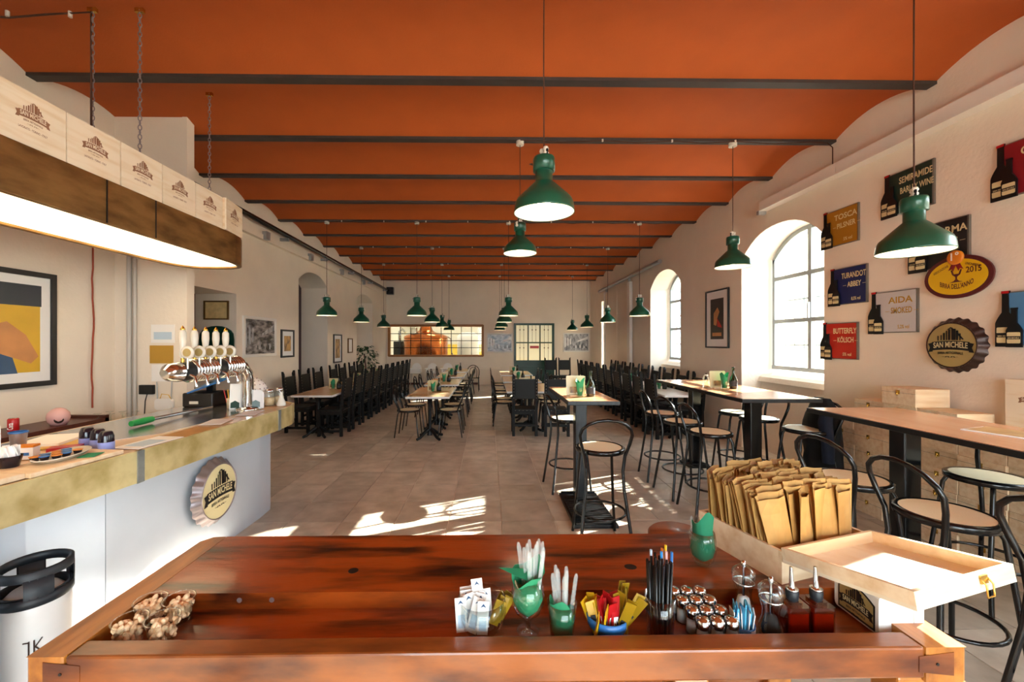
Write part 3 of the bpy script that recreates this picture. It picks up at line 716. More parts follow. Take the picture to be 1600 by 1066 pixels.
# things on the tables
def napkin_shape(m, r, z0, z1, T=None, seed=0, n=14):
    q = random.Random(seed); vs = []
    for j, f in enumerate((0, .35, .7, 1.)):
        for i in range(n):
            a = 2 * PI * i / n; k = r * (.55 + .45 * f) * (1 + (.22 * f) * math.sin(3 * a + seed)) * (1 + .12 * q.uniform(-1, 1))
            vs.append((k * math.cos(a), k * math.sin(a), z0 + (z1 - z0) * f * (1 + .18 * math.sin(2 * a + seed) * f)))
    fs = [(j * n + i, j * n + (i + 1) % n, (j + 1) * n + (i + 1) % n, (j + 1) * n + i) for j in range(3) for i in range(n)]
    fs.append(tuple(range(n))[::-1])
    return m.add(vs, fs, T, True)
def table_set(x, y, z, where, bottle=True, card=True, big=False):
    c = thing('napkin_glass', 'glass with green paper napkins %s' % where, 'glass', (x, y - .06, z))
    M().lathe([(.001, .002), (.033, .002), (.036, .1)], 14).obj('tumbler', 'tumbler', c)
    napkin_shape(M(), .042, .01, .165, None, int(abs(x * 37 + y * 11))).obj('napkin', 'napkin_light', c)
    if card:
        k = thing('menu_stand', 'cream menu card standing %s' % where, 'menu', (x - .02, y + .02, z), rnd.uniform(-.15, .15))
        M().prism(rrect(-.095, .095, 0, .2, .015), -.002, .002, TR(0, .012, 0) @ RX(R(84))).obj('card', 'sign_cream', k); M().box(-.06, .05, -.022, -.018, .03, .09).obj('picture', 'print_warm', k)
        M().box(-.07, .07, -.03, .05, 0, .01).obj('foot', 'pine', k)
    if bottle:
        b = thing('beer_bottle', 'dark green beer bottle %s' % where, 'bottle', (x + .11, y - .05, z))
        M().lathe([(.001, 0), (.04, 0), (.043, .01), (.043, .1), (.03, .135), (.015, .165), (.013, .235), (.016, .24), (.016, .25), (.001, .25)], 18).obj('bottle_body', 'green_glass', b)
        M().lathe([(.0436, .03), (.0436, .09)], 18).obj('paper_label', 'ink', b)
table_set(.9, 4.1, 1.123, 'on the small tall table')
table_set(2.72, 4.75, 1.123, 'on the long tall table')
j = thing('salt_jar', 'clear lidded jar beside the menu on the long tall table', 'jar', (2.58, 4.83, 1.123))
M().lathe([(.001, 0), (.035, 0), (.035, .1), (.022, .14)], 14).obj('jar_body', 'tumbler', j); M().cyl(.025, .14, .155, 12).obj('lid', 'ceramic', j)
for i, y in enumerate((7.55, 9.4, 11.3, 13.2)): table_set(-1.02, y, .7575, 'on the %s left middle table' % ORD[i], card=i < 3)
for i, y in enumerate((8.1, 10.0, 11.9)): table_set(.72, y, .7575, 'on the %s right middle table' % ORD[i])
for i, y in enumerate((8.0, 9.4, 11.2)): table_set(-3.0, y, .7575, 'on the %s left wall table' % ORD[i])
for i, y in enumerate((7.9, 9.4)): table_set(3.28, y, .7575, 'on the %s right window table' % ORD[i], card=False)
for i, (x, y) in enumerate(((-1.2, 7.05), (-.86, 7.5))):
    tag(M().box(-.14, .14, -.1, .1, 0, .003).obj('place_mat', 'kraft', None, (x, y, .7575), (0, 0, .1 * i)), 'brown paper placemat on the first left middle table, %s one' % ('nearest' if i == 0 else 'rear'), 'placemat')
pp = thing('paper_stack', 'loose papers lying on the orange-topped tall table', 'papers', (3.05, 2.35, 1.123), .3)
M().box(-.12, .12, -.16, .16, 0, .006).obj('sheet', 'paper', pp); M().box(-.1, .13, -.15, .15, .006, .008).obj('sheet', 'kraft', pp)
# coat and bag
ct = thing('coat', 'dark coat draped over the stool beside the long tall table', 'coat', (3.36, 4.08, 0))
m = M(); n = 20; vs = []
for j in range(11):
    f = j / 10; z = 1.1 - f * .86; 
    for i in range(n):
        a = 2 * PI * i / n; w = .2 + .03 * f + .02 * math.sin(5 * a + j) - .12 * (1 - min(1, f * 6)) ; d = .05 + .05 * min(1, f * 3) + .018 * math.sin(4 * a + 1.3 * j) - .03 * (1 - min(1, f * 6))
        vs.append((d * math.cos(a), w * math.sin(a), z - .03 * math.cos(a) * 0 + (.02 * math.sin(3 * a) if j == 10 else 0)))
m.add(vs, [(j * n + i, j * n + (i + 1) % n, (j + 1) * n + (i + 1) % n, (j + 1) * n + i) for j in range(10) for i in range(n)] + [tuple(range(n))], None, True)
m.obj('body', 'coat_black', ct)
m = M().tube([(-.07, -.14, 1.0), (-.11, -.17, .88), (-.1, -.19, .68), (-.09, -.18, .5)], [.05, .06, .055, .05], 10); m.obj('sleeve', 'denim', ct)
bg_ = thing('backpack', 'black backpack lying on the floor under a bar stool', 'backpack', (2.42, 2.95, 0), .4)
m = M(); prof = [(.001, 0), (.16, .02), (.2, .12), (.18, .26), (.1, .36), (.001, .38)]
m.lathe(prof, 14, Matrix.Scale(.75, 4, (0, 1, 0))); m.obj('body', 'coat_black', bg_)
M().box(-.05, .03, -.175, -.15, .1, .18).obj('patch', 'paper', bg_); M().box(-.03, .01, -.178, -.174, .12, .16).obj('buckle', 'rubber', bg_)
M().tube([(-.1, -.12, .3), (-.2, -.22, .2), (-.1, -.3, .03), (.15, -.32, .02)], .014, 6).obj('strap', 'rubber', bg_)
# potted plant in the far left niche
pl = thing('potted_plant', 'tall leafy green plant in a pot by the far left niche', 'plant', (-3.9, 12.95, 0))
M().lathe([(.001, 0), (.16, 0), (.21, .34), (.19, .34), (.18, .3), (.001, .3)], 18).obj('pot', 'terracotta', pl)
M().tube([(0, 0, .3), (.03, .02, .8), (-.02, 0, 1.3)], .022, 7).obj('stem', 'dark_red_wood', pl)
q = random.Random(3); lf = M()
for i in range(230):
    a = q.uniform(0, 6.28); zz = q.uniform(.62, 1.55); rr = .36 * math.sin(PI * (zz - .5) / 1.25) * math.sqrt(q.random()) + .04
    T = TR(rr * math.cos(a), rr * math.sin(a), zz) @ RZ(a) @ RY(q.uniform(-.2, 1.1)) @ RX(q.uniform(-.6, .6)); L_ = q.uniform(.1, .17)
    lf.add([(0, 0, 0), (L_ * .45, L_ * .24, .012), (L_, 0, -.02), (L_ * .45, -L_ * .24, .012)], [(0, 1, 2, 3)], T)
lf.obj('foliage', 'leaf', pl)['kind'] = 'stuff'

# ================================================================== the bar
FE = [(-2.34, -1.0), (-2.28, .3), (-2.16, 1.1), (-2.06, 1.55), (-1.98, 1.95), (-1.935, 2.3), (-1.91, 2.7), (-1.875, 3.2), (-1.855, 3.65), (-1.865, 3.9), (-1.93, 4.08), (-2.06, 4.19), (-2.25, 4.23)]
CZ = 1.06
bar = thing('bar_counter', 'long pale metal bar counter with aged brass edge and worktop', 'bar counter', (0, 0, 0))
back = [(-2.9, 4.23), (-2.95, -1.0)]
M().prism(FE + back, 1.03, CZ - .004).obj('worktop', 'table_light', bar)
st_ = [(-2.16, 2.75), (-2.12, 3.3), (-2.12, 3.9), (-2.25, 4.1), (-2.88, 4.1), (-2.88, 2.0), (-2.5, 2.3)]
M().prism(st_, CZ - .006, CZ - .001).obj('steel_top', 'steel', bar)
def offs(path, d):
    out = []
    for i, p in enumerate(path):
        a = Vector(path[max(0, i - 1)]); b = Vector(path[min(len(path) - 1, i + 1)]); t = (b - a).normalized(); nrm = Vector((t.y, -t.x)); out.append((p[0] + nrm.x * d, p[1] + nrm.y * d))
    return out
def strip(path, z0, z1, th):
    m = M(); i_ = offs(path, -th); n = len(path)
    for k in range(n - 1):
        m.hexa([(*path[k], z0), (*path[k + 1], z0), (*i_[k + 1], z0), (*i_[k], z0), (*path[k], z1), (*path[k + 1], z1), (*i_[k + 1], z1), (*i_[k], z1)])
    return m
strip(offs(FE[:6], .006), .885, CZ, .02).obj('brass_panel', 'brass', bar)
strip(offs(FE[5:9], .006), .885, CZ, .02).obj('brass_panel', 'brass', bar)
strip(offs(FE[8:], .006), .885, CZ, .02).obj('brass_panel', 'brass', bar)
for i in (5, 8):
    p = Vector(FE[i]); M().box(p.x - .012, p.x + .009, p.y - .022, p.y + .022, .883, CZ).obj('seam_strip', 'lead', bar)
BODY = [(-2.6, -1.0), (-2.55, .3), (-2.44, 1.1), (-2.36, 1.6), (-2.28, 2.05), (-2.235, 2.42), (-2.2, 2.9), (-2.175, 3.4), (-2.16, 3.9), (-2.17, 4.1), (-2.24, 4.24), (-2.38, 4.29), (-2.9, 4.29)]
M().prism(BODY[:6] + [(-2.9, 2.42), (-2.95, -1.0)], 0, 1.03).obj('front_panel', 'bar_metal', bar)
M().prism([(BODY[5][0], 2.424)] + BODY[6:] + [(-2.9, 2.424)], 0, 1.03).obj('front_panel', 'bar_metal', bar)
# bottle-cap signs and the tower logo
def logo(parent, s, ink, paper, z, full=True):
    """castle towers over a waving ribbon with the brewery's name; s = ribbon width"""
    k = s / 1.0; S = Matrix.Scale(k, 4)
    m = M(); n = 16; bend = .16
    def band(y0, y1, x0, x1, zz):
        vs = []
        for i in range(n + 1):
            x = x0 + (x1 - x0) * i / n; vs += [(x, y0 - bend * x * x, zz), (x, y1 - bend * x * x, zz)]
        m.add(vs, [(2 * i, 2 * i + 2, 2 * i + 3, 2 * i + 1) for i in range(n)], TR(0, 0, z) @ S)
    band(-.12, .12, -.46, .46, 0)
    for sx in (-1, 1): m.add([(sx * .44, -.15 - .035, -.0001), (sx * .56, -.2, -.0001), (sx * .51, -.07, -.0001), (sx * .56, .04, -.0001), (sx * .44, .07, -.0001)], [(0, 1, 2, 3, 4) if sx > 0 else (4, 3, 2, 1, 0)], TR(0, 0, z) @ S)
    for x, w, h in ((-.3, .03, .12), (-.22, .03, .14), (-.15, .045, .2), (-.085, .03, .26), (-.02, .05, .3), (.05, .03, .34), (.1, .07, .31), (.17, .05, .26), (.24, .03, .18)):
        m.box(x - w / 2, x + w / 2, .14 - bend * x * x, .14 + h, 0, .0008 / k, TR(0, 0, z) @ S)
    m.add([(.2, .33, 0), (.33, .16, 0), (.29, .15, 0), (.17, .3, 0)], [(3, 2, 1, 0)], TR(0, 0, z) @ S)
    m.add([(-.1, .42, 0), (.02, .5, 0), (.12, .42, 0), (.02, .46, 0)], [(3, 2, 1, 0)], TR(0, 0, z) @ S)
    if full:
        m.text('BIRRA ARTIGIANALE', .07, TR(0, 0, z) @ S @ TR(0, -.24, 0), .16, .62)
        for x, a in ((-.1, .5), (-.04, -.5), (.04, .5), (.1, -.5)): m.prism([(-.035, 0), (0, .014), (.035, 0), (0, -.014)], 0, .0005 / k, TR(0, 0, z) @ S @ TR(x, -.32, 0) @ RZ(a))
        m.box(-.2, -.13, -.322, -.316, 0, .0005 / k, TR(0, 0, z) @ S); m.box(.13, .2, -.322, -.316, 0, .0005 / k, TR(0, 0, z) @ S)
    o = m.obj('emblem', ink, parent)
    M().text('SAN MICHELE', .155, TR(0, 0, z + .0012) @ S @ TR(0, -.055, 0), bend, .84).obj('lettering', paper, parent)
    return o
def cap_sign(label, loc, rot, d, rim, face):
    t = thing('bottle_cap_sign', label, 'sign', loc, rot); n = 21; r = d / 2
    sc_ = lambda f, amp: [(r * f * (1 + amp * math.cos(n * 2 * PI * i / 126)) * math.cos(2 * PI * i / 126), r * f * (1 + amp * math.cos(n * 2 * PI * i / 126)) * math.sin(2 * PI * i / 126)) for i in range(126)]
    a, b, c = sc_(.97, .03), sc_(.92, .022), sc_(.82, 0.); k = 126; vs = [(*p, 0) for p in a] + [(*p, .018) for p in b] + [(*p, .05) for p in c]
    M().add(vs, [(j * k + i, j * k + (i + 1) % k, (j + 1) * k + (i + 1) % k, (j + 1) * k + i) for j in range(2) for i in range(k)] , None, True).obj('crimped_rim', rim, t)
    M().lathe([(r * .82, .05), (r * .8, .056), (r * .77, .05)], 48).obj('bead', rim, t)
    M().lathe([(r * .78, .049), (r * .4, .053), (.001, .054)], 48).obj('disc', face, t)
    logo(t, r * 1.3, 'sign_black', 'sign_cream', .0552)
    return t
cap_sign('bottle-cap brewery sign with grey rim on the bar front', (-2.165, 3.255, .49), (R(90), 0, R(91)), .53, 'cap_steel', 'sign_cream')
# kegs
def keg(x, y, label):
    t = thing('beer_keg', label, 'keg', (x, y, 0), .3)
    M().lathe([(.001, .03), (.105, .03), (.118, .06), (.12, .46), (.118, .5), (.08, .54), (.001, .545)], 32).obj('shell', 'keg_white', t)
    M().lathe([(.121, .5), (.127, .51), (.127, .545), (.121, .545)], 32).lathe([(.127, .62), (.127, .655), (.118, .66), (.108, .655), (.108, .62), (.127, .62)], 32).obj('collar', 'rubber', t)
    for i in range(4): M().lathe([(.127, .54), (.127, .625), (.112, .625), (.112, .54)], 6, RZ(i * PI / 2 + .25), True, 0, .75).obj('grip_post', 'rubber', t)
    M().lathe([(.108, .5), (.108, .548), (.121, .548)], 28).obj('inner_collar', 'rubber', t)
    M().cyl(.035, .54, .575, 12).cyl(.042, .575, .585, 12).obj('valve', 'cap_steel', t)
    M().lathe([(.123, 0), (.127, .005), (.127, .05), (.121, .055)], 32).obj('base_ring', 'rubber', t)
    vs = []
    m = M()
    for i, (a, b) in enumerate((((-.03, .06), (-.012, .055)), ((-.012, .06), (-.012, 0)), ((.004, .06), (.004, 0)), ((.004, .025), (.028, .062)), ((.008, .03), (.03, -.002)))):
        m.tube([(a[0], a[1], 0), (b[0], b[1], 0)], .0028, 5)
    m.obj('mark', 'cap_brown', t, (.1215 * math.cos(-1.1), .1215 * math.sin(-1.1), .3), (R(90), 0, -1.1 + PI / 2))
keg(-2.07, 1.9, 'white beer keg with black rubber collar in front of the bar')
keg(-2.06, 1.56, 'second white keg cut off by the left edge of the picture')
# hanging canopy light over the bar
cl = thing('canopy_light', 'long brass-sided canopy light hanging on chains over the bar', 'lamp', (0, 0, 0))
def stad(o):
    x0, x1, y0, y1 = -3.14 - o, -2.41 + o, -.8 - o, 4.26 + o; p = []
    for i in range(13):
        a = PI * i / 12; c, s = math.cos(a), math.sin(a)
        p.append(((x0 + x1) / 2 + (x1 - x0) / 2 * math.copysign(abs(c) ** .62, c), y1 - .55 + .55 * abs(s) ** .62))
    for i in range(13):
        a = PI + PI * i / 12; c, s = math.cos(a), math.sin(a)
        p.append(((x0 + x1) / 2 + (x1 - x0) / 2 * math.copysign(abs(c) ** .62, c), y0 + .55 - .55 * abs(s) ** .62))
    return p
M().ring(stad(0), stad(-.035), 2.41, 2.69).obj('side_band', 'brass_dark', cl, bevel=.006)
M().prism(stad(-.03), 2.66, 2.685).obj('top_board', 'beam_paint', cl)
dp = stad(-.036)
lo_ = [p for p in dp if p[1] > 3.1]; ys_ = 3.1
M().prism([p for p in dp if p[1] > ys_] + [(-3.104, ys_), (-2.446, ys_)], 2.43, 2.436).obj('diffuser', 'canopy_diffuser', cl)
M().prism([(-2.446, ys_ - .008), (-3.104, ys_ - .008)] + [p for p in dp if p[1] < ys_ and p[1] < 1], 2.43, 2.436).obj('diffuser', 'canopy_diffuser', cl)
for y in (2.62, 3.0): M().box(-2.413, -2.406, y - .004, y + .004, 2.415, 2.685).obj('seam', 'sign_black', cl)
for i, (x, y) in enumerate(((-2.88, 3.02), (-2.54, 3.02), (-2.72, 4.03), (-2.54, .6), (-2.88, .6))):
    m = M(); z = 2.68; k = 0
    top = 4.08
    while z < top:
        m.tube([(.011 * math.cos(a), 0, .021 * math.sin(a)) for a in [2 * PI * j / 8 for j in range(8)]], .0035, 4, True, TR(x, y, z) @ RZ(PI / 2 * (k % 2) + .4)); z += .034; k += 1
    m.obj('chain', 'cap_steel', cl); M().box(x - .03, x + .03, y - .012, y + .012, 4.06, 4.09).obj('ceiling_hook', 'brassy', cl)
cw = thing('canopy_cable', 'black feed cable sagging along the ceiling to the canopy light', 'cable', (0, 0, 0))
M().tube([(-3.9, 3.05, 4.06), (-3.5, 3.04, 4.03), (-3.2, 3.03, 4.05), (-2.89, 3.02, 4.06), (-2.87, 3.0, 3.4), (-2.87, 3.0, 2.7)], .007, 6).obj('wire', 'cord_brown', cw)
for x in (-3.5, -3.05): M().cyl(.013, 4.03, 4.07, 8, TR(x, 3.03, 0)).obj('clip', 'ceramic', cw)
def crate_front(parent, w, h, T, z):
    """printed emblem and small print on a crate end"""
    S = w * .45; e = logo(parent, S, 'brand_print', 'pine_pale', z)
    return e
K('brand_print', '#94694e', .7)
for i in range(8):
    y = 1.35 + .345 * i; last = i == 7
    t = thing('wine_crate', 'pale wooden wine crate on the canopy light, %s from the camera' % ORD[i] if i < 7 else 'pale wooden wine crate at the rounded far end of the canopy light', 'crate', (-2.42, y + .172, 2.69), (0, 0, 0 if not last else R(9)), 'wine crates on the canopy light')
    M().box(-.32, -.012, -.168, .168, 0, .29).obj('body', 'pine', t)
    f = M().box(-.012, 0, -.168, .168, 0, .29).obj('front_board', 'pine_pale', t)
    lg = bpy.data.objects.new('print', None)
    q = M()
    pr = bpy.data.objects.new('printing', None)
    e = logo(f, .15, 'brand_print', 'pine_pale', 0.0008); 
    for c in list(f.children): c.location = (.0, 0, .165); c.rotation_euler = LEFT
    M().text('LAVORATO - TORINO - ITALY', .012, None, 0, .14, .0008).obj('small_print', 'brand_print', f, (.0, 0, .085), LEFT)
for i, (x, y) in enumerate(((-2.78, 2.15), (-2.85, 2.66))):
    t = thing('spot_light', 'small dark spotlight on the canopy top, %s one' % ('nearer' if i == 0 else 'farther'), 'lamp', (x, y, 2.69))
    M().cyl(.03, 0, .34, 8).obj('stem', 'black_edge', t); M().lathe([(.03, -.06), (.045, -.04), (.05, .07)], 14, TR(0, 0, .36) @ RX(R(70))).disc(.045, -.04, 14, TR(0, 0, .36) @ RX(R(70))).obj('head', 'dark_steel', t)
# ---- things on the counter
def flat(name, x, y, w, d, h, mt, label, cat, rz=0., z=CZ):
    return tag(M().box(-w / 2, w / 2, -d / 2, d / 2, 0, h).obj(name, mt, None, (x, y, z), (0, 0, rz)), label, cat)
bd = thing('wooden_board', 'pale wooden board under the capsule plate on the bar', 'board', (-2.1, 2.03, CZ), -.12)
M().box(-.11, .11, -.19, .22, 0, .022).obj('plank', 'pine', bd, bevel=.004); M().box(-.09, .09, -.3, -.19, .0, .026).obj('handle', 'pine', bd, bevel=.006)
pt = thing('capsule_plate', 'oval white plate of coffee capsules on the bar', 'plate', (-2.13, 2.08, CZ + .022), .25)
M().lathe([(.001, .002), (.1, .003), (.13, .02), (.135, .022), (.13, .025), (.1, .009), (.001, .008)], 32, Matrix.Scale(.62, 4, (1, 0, 0)) @ Matrix.Scale(1.15, 4, (0, 1, 0))).obj('dish', 'ceramic', pt)
for i in range(10):
    cx, cyy = (-.03 + .034 * (i % 3)), (-.1 + .034 * (i // 2) + (i % 2) * .012)
    c = thing('coffee_capsule', 'black coffee capsule with %s lid on the oval plate' % ('blue' if i % 2 else 'orange'), 'capsule', (-2.13 + cx, 2.08 + cyy, CZ + .031), 0, '%s coffee capsules' % ('blue' if i % 2 else 'orange'))
    M().lathe([(.001, 0), (.013, 0), (.018, .022)], 12).obj('cup', 'lid_black', c); M().cyl(.0205, .022, .025, 14).obj('lid', 'blue_plastic' if i % 2 else 'orange_plastic', c)
for i, (x, y) in enumerate(((-2.3, 2.38), (-2.2, 2.34), (-2.1, 2.28))):
    c = thing('cup_stack', 'violet paper cups capped by a black beaker, %s of three on the bar' % ('leftmost', 'middle', 'rightmost')[i], 'cups', (x, y, CZ), 0, 'violet cups with black beakers')
    M().lathe([(.001, 0), (.037, 0), (.036, .055)], 20).obj('cup', 'violet_cup', c); M().lathe([(.035, .055), (.034, .085), (.028, .105), (.022, .112), (.001, .112)], 20).obj('beaker', 'lid_black', c)
flat('postit', -2.03, 2.12, .07, .09, .002, 'napkin_light', 'mint green note lying at the edge of the board', 'note', .3, CZ + .024)['label'] = 'mint green paper note on the pale board at the bar edge'
c = thing('sugar_cup', 'black cup filled with white sachets at the left edge of the bar', 'cup', (-2.22, 1.93, CZ))
M().lathe([(.001, 0), (.026, 0), (.044, .075)], 18).obj('cup', 'lid_black', c)
m = M(); q = random.Random(5)
for i in range(14): m.box(-.012, .012, -.002, .002, -.03, .035, TR(q.uniform(-.025, .025), q.uniform(-.025, .025), .085) @ RZ(q.uniform(0, 3)) @ RX(q.uniform(-.4, .4)))
m.obj('sachets', 'paper', c)
b = thing('tea_box', 'small white and orange box behind the capsule plate', 'box', (-2.38, 2.15, CZ), .3); M().box(-.035, .035, -.025, .025, 0, .07).obj('carton', 'paper', b); M().box(-.036, .036, -.026, .026, .06, .071).obj('lid', 'orange_plastic', b); M().box(-.012, .02, -.0265, -.0255, .02, .035).obj('stripe', 'blue_plastic', b)
flat('red_packet', -2.32, 2.28, .13, .07, .03, 'red_plastic', 'red and white snack packet behind the plate', 'packet', .5)
flat('green_folder', -2.5, 2.45, .3, .22, .006, 'green_sheet' if 'green_sheet' in MT else 'yellow_plastic', 'yellow-green folder lying flat behind the cups', 'folder', .6)
flat('notebook', -2.62, 2.5, .22, .3, .02, 'paper', 'white spiral notebook lying near the violet cup', 'notebook', .3)
c = thing('violet_beaker', 'tall brownish beaker with violet rim on the bar', 'cup', (-2.62, 2.32, CZ)); M().lathe([(.001, 0), (.03, 0), (.036, .095)], 18).obj('body', 'cap_steel', c); M().lathe([(.036, .095), (.04, .096), (.04, .104), (.035, .104)], 18).obj('rim', 'blue_plastic', c)
c = thing('tent_card', 'white folded flyer with teal building at the left edge', 'flyer', (-2.59, 2.16, CZ), .9); M().box(-.04, .04, -.003, .003, 0, .16, RX(R(-8))).obj('card', 'paper', c); M().prism([(-.034, .02), (.034, .02), (.034, .05), (.0, .075), (-.034, .05)], .0032, .004, RX(R(82))).obj('picture', 'door_green', c)
c = flat('menu_sheet', -2.03, 2.48, .17, .3, .003, 'paper', 'white printed menu sheet lying by the brass edge', 'menu', -.1); M().box(-.06, .06, -.1, .06, .003, .0036).obj('print', 'paper_blue', c)
flat('kraft_sheet', -2.0, 2.78, .17, .3, .002, 'kraft', 'ochre paper sheet lying on the bar beside the menu sheet', 'paper', -.05)
c = thing('squeegee', 'steel bar scraper with thick green grip lying on the bar', 'scraper', (-2.5, 3.0, CZ)); M().tube([(0, -.1, .03), (0, 0, .03), (0, .08, .03)], [.02, .026, .022], 8).obj('grip', 'green_rubber', c); M().tube([(0, .08, .03), (.02, .7, .02)], .014, 8).obj('blade', 'steel', c)
# beer tap
tp = thing('beer_tap', 'chrome beer tap tower with ribbed arm and white handles', 'beer tap', (-2.17, 3.72, CZ - .055))
M().lathe([(.1, .054), (.1, .066), (.05, .08)], 24).obj('base_flange', 'chrome', tp)
M().tube([(0, 0, .0), (0, 0, .3), (-.0, -.01, .38), (-.01, -.06, .44), (-.02, -.12, .455)], .048, 16).obj('column', 'chrome', tp)
M().tube([(-.02, -.1, .452), (-.085, -.72, .44)], .072, 18).obj('arm', 'dark_steel', tp)
for i in range(18):
    f = .06 + i * .046
    if .38 < f < .5: continue
    M().lathe([(.07, -.006), (.088, -.004), (.088, .004), (.07, .006)], 18, RX(R(90))).obj('rib', 'chrome', tp, (-.02 - .065 * f, -.1 - .62 * f, .452 - .012 * f))
M().tube([(-.085, -.72, .44), (-.09, -.8, .44), (-.092, -.83, .43)], [.074, .06, .035], 16).obj('nose', 'chrome', tp)
for i in range(5):
    y = -.27 - .105 * i; x = -.035 - .011 * i
    M().tube([(x + .05, y, .42), (x + .1, y, .4), (x + .11, y, .33)], .011, 8).obj('spout', 'chrome', tp)
    M().cyl(.012, .5, .54, 10, TR(x + .01, y, 0)).obj('stem', 'brassy', tp)
    hd = M().lathe([(.013, .54), (.022, .56), (.019, .62), (.026, .68), (.024, .73), (.014, .745)], 14, TR(x + .01, y, 0)).obj('handle', 'ceramic', tp)
    M().lathe([(.013, .742), (.016, .752), (.009, .765), (.001, .778)], 10, TR(x + .01, y, 0)).obj('finial', 'brassy', hd)
    md = M().lathe([(.001, -.008), (.042, -.008), (.05, 0), (.042, .008), (.001, .008)], 22, TR(x + .06, y - .02, .58) @ RX(R(90))).obj('medallion', 'ceramic', tp)
    M().cyl(.008, .46, .545, 8, TR(x + .06, y - .02, 0)).obj('medallion_stem', 'chrome', md)
    M().lathe([(.001, .0085), (.03, .0085)], 18, TR(x + .06, y - .02, .58) @ RX(R(90))).obj('badge', 'sign_gold', md)
# till corner
t = thing('till_printer', 'black receipt printer and till at the far end of the bar', 'till', (-2.68, 3.95, CZ)); M().box(-.15, .13, -.13, .13, 0, .13).obj('case', 'sign_black', t, bevel=.012); M().box(-.08, .0, -.135, -.128, .03, .055).obj('badge', 'ceramic', t); M().box(-.17, .18, -.1, .22, .0, .012, TR(.05, -.03, .2) @ RY(R(-20)) @ RX(R(12))).obj('screen', 'blue_plastic', t); M().box(-.03, .03, .02, .07, .12, .22).obj('screen_post', 'sign_black', t)
t = thing('pen_cup', 'wooden cup of coloured pens on the bar', 'cup', (-2.36, 3.78, CZ)); M().lathe([(.001, 0), (.03, 0), (.034, .09)], 14).obj('cup', 'pine', t)
for i, mt in enumerate(('red_plastic', 'yellow_plastic', 'orange_plastic', 'blue_plastic', 'red_plastic')): M().cyl(.005, 0, .16, 6, TR(.012 * (i - 2), .008 * (i % 2), .01) @ RY(.12 * (i - 2))).obj('pen', mt, t)
for i, (x, y, h, l) in enumerate(((-2.26, 3.68, .23, 'tall stack of white flyers right of the beer tap'), (-2.2, 3.74, .2, 'white flyers fanned out in the middle of the bar end'), (-2.1, 3.72, .17, 'white flyers with teal building picture near the jars'))):
    t = thing('flyer_holder', l, 'flyers', (x, y, CZ), .25 + .1 * i)
    for k in range(3): M().box(-.045, .045, -.002, .002, 0, h - .012 * k, TR(.01 * k, .012 * k, 0) @ RX(R(-6))).obj('flyer', 'paper', t)
    M().prism([(-.035, .015), (.035, .015), (.035, .06), (0, .08), (-.035, .06)], 0, .001, TR(0, -.0035, 0) @ RX(R(84))).obj('picture', 'poster_blue' if i % 2 else 'door_green', t)
    M().lathe([(.001, 0), (.001, 0)], 3).obj('base', 'clear_plastic', t) if False else M().box(-.05, .05, -.012, .05, 0, .012).obj('holder', 'tumbler', t)
for i, (x, y, r, h, l) in enumerate(((-2.09, 3.93, .05, .12, 'glass jar of snacks at the end of the bar'), (-2.02, 3.98, .042, .13, 'second glass jar at the rounded end of the bar'))):
    t = thing('snack_jar', l, 'jar', (x, y, CZ)); M().lathe([(.001, .002), (r, .002), (r, h), (r * .8, h + .015)], 18).obj('jar_body', 'tumbler', t); M().lathe([(.001, .005), (r * .94, .005), (r * .94, h * .6), (.001, h * .65)], 16).obj('snacks', 'nut', t); M().lathe([(r * .82, h + .015), (r * .82, h + .03), (.001, h + .035)], 16).obj('lid', 'steel', t)
t = thing('table_fan', 'white bell-shaped dispenser at the rounded bar end', 'dispenser', (-1.96, 3.9, CZ)); M().lathe([(.001, 0), (.04, 0), (.042, .02), (.022, .07), (.012, .1), (.016, .115), (.001, .13)], 16).obj('body', 'ceramic', t); M().tube([(0, 0, .12), (-.02, -.01, .15), (-.035, -.02, .15)], .005, 6).obj('nozzle', 'steel', t)
t = thing('lattice_dome', 'white pierced dome cover behind the flyers on the bar', 'food cover', (-2.3, 4.0, CZ)); q = M(); pr_ = [(.16 * math.cos(a), .06 + .2 * math.sin(a)) for a in [i * PI / 2 / 7 for i in range(8)]]; q.lathe([(.16, 0)] + pr_, 28); q.obj('dome', 'white_plastic', t); M().tube([(0, 0, .25), (0, 0, .29), (.012, 0, .3), (.0, 0, .31)], .004, 6).obj('finial', 'steel', t)
h_ = M()
for j, a in enumerate((.25, .5, .75, 1.0, 1.25)):
    nn = 22 - 3 * j
    for i in range(nn):
        an = 2 * PI * (i + .5 * (j % 2)) / nn; h_.ball(.007, TR(.158 * math.cos(a) * math.cos(an), .158 * math.cos(a) * math.sin(an), .06 + .198 * math.sin(a)), 6)
h_.obj('piercings', 'cap_steel', t)['kind'] = 'stuff'
for i, (x, y) in enumerate(((-2.05, 3.12), (-2.02, 3.5))): flat('print_sheet', x, y, .15, .24, .002, 'paper', 'printed sheet lying flat on the bar, %s the flyers' % ('left of' if i == 0 else 'just below'), 'paper', .2)
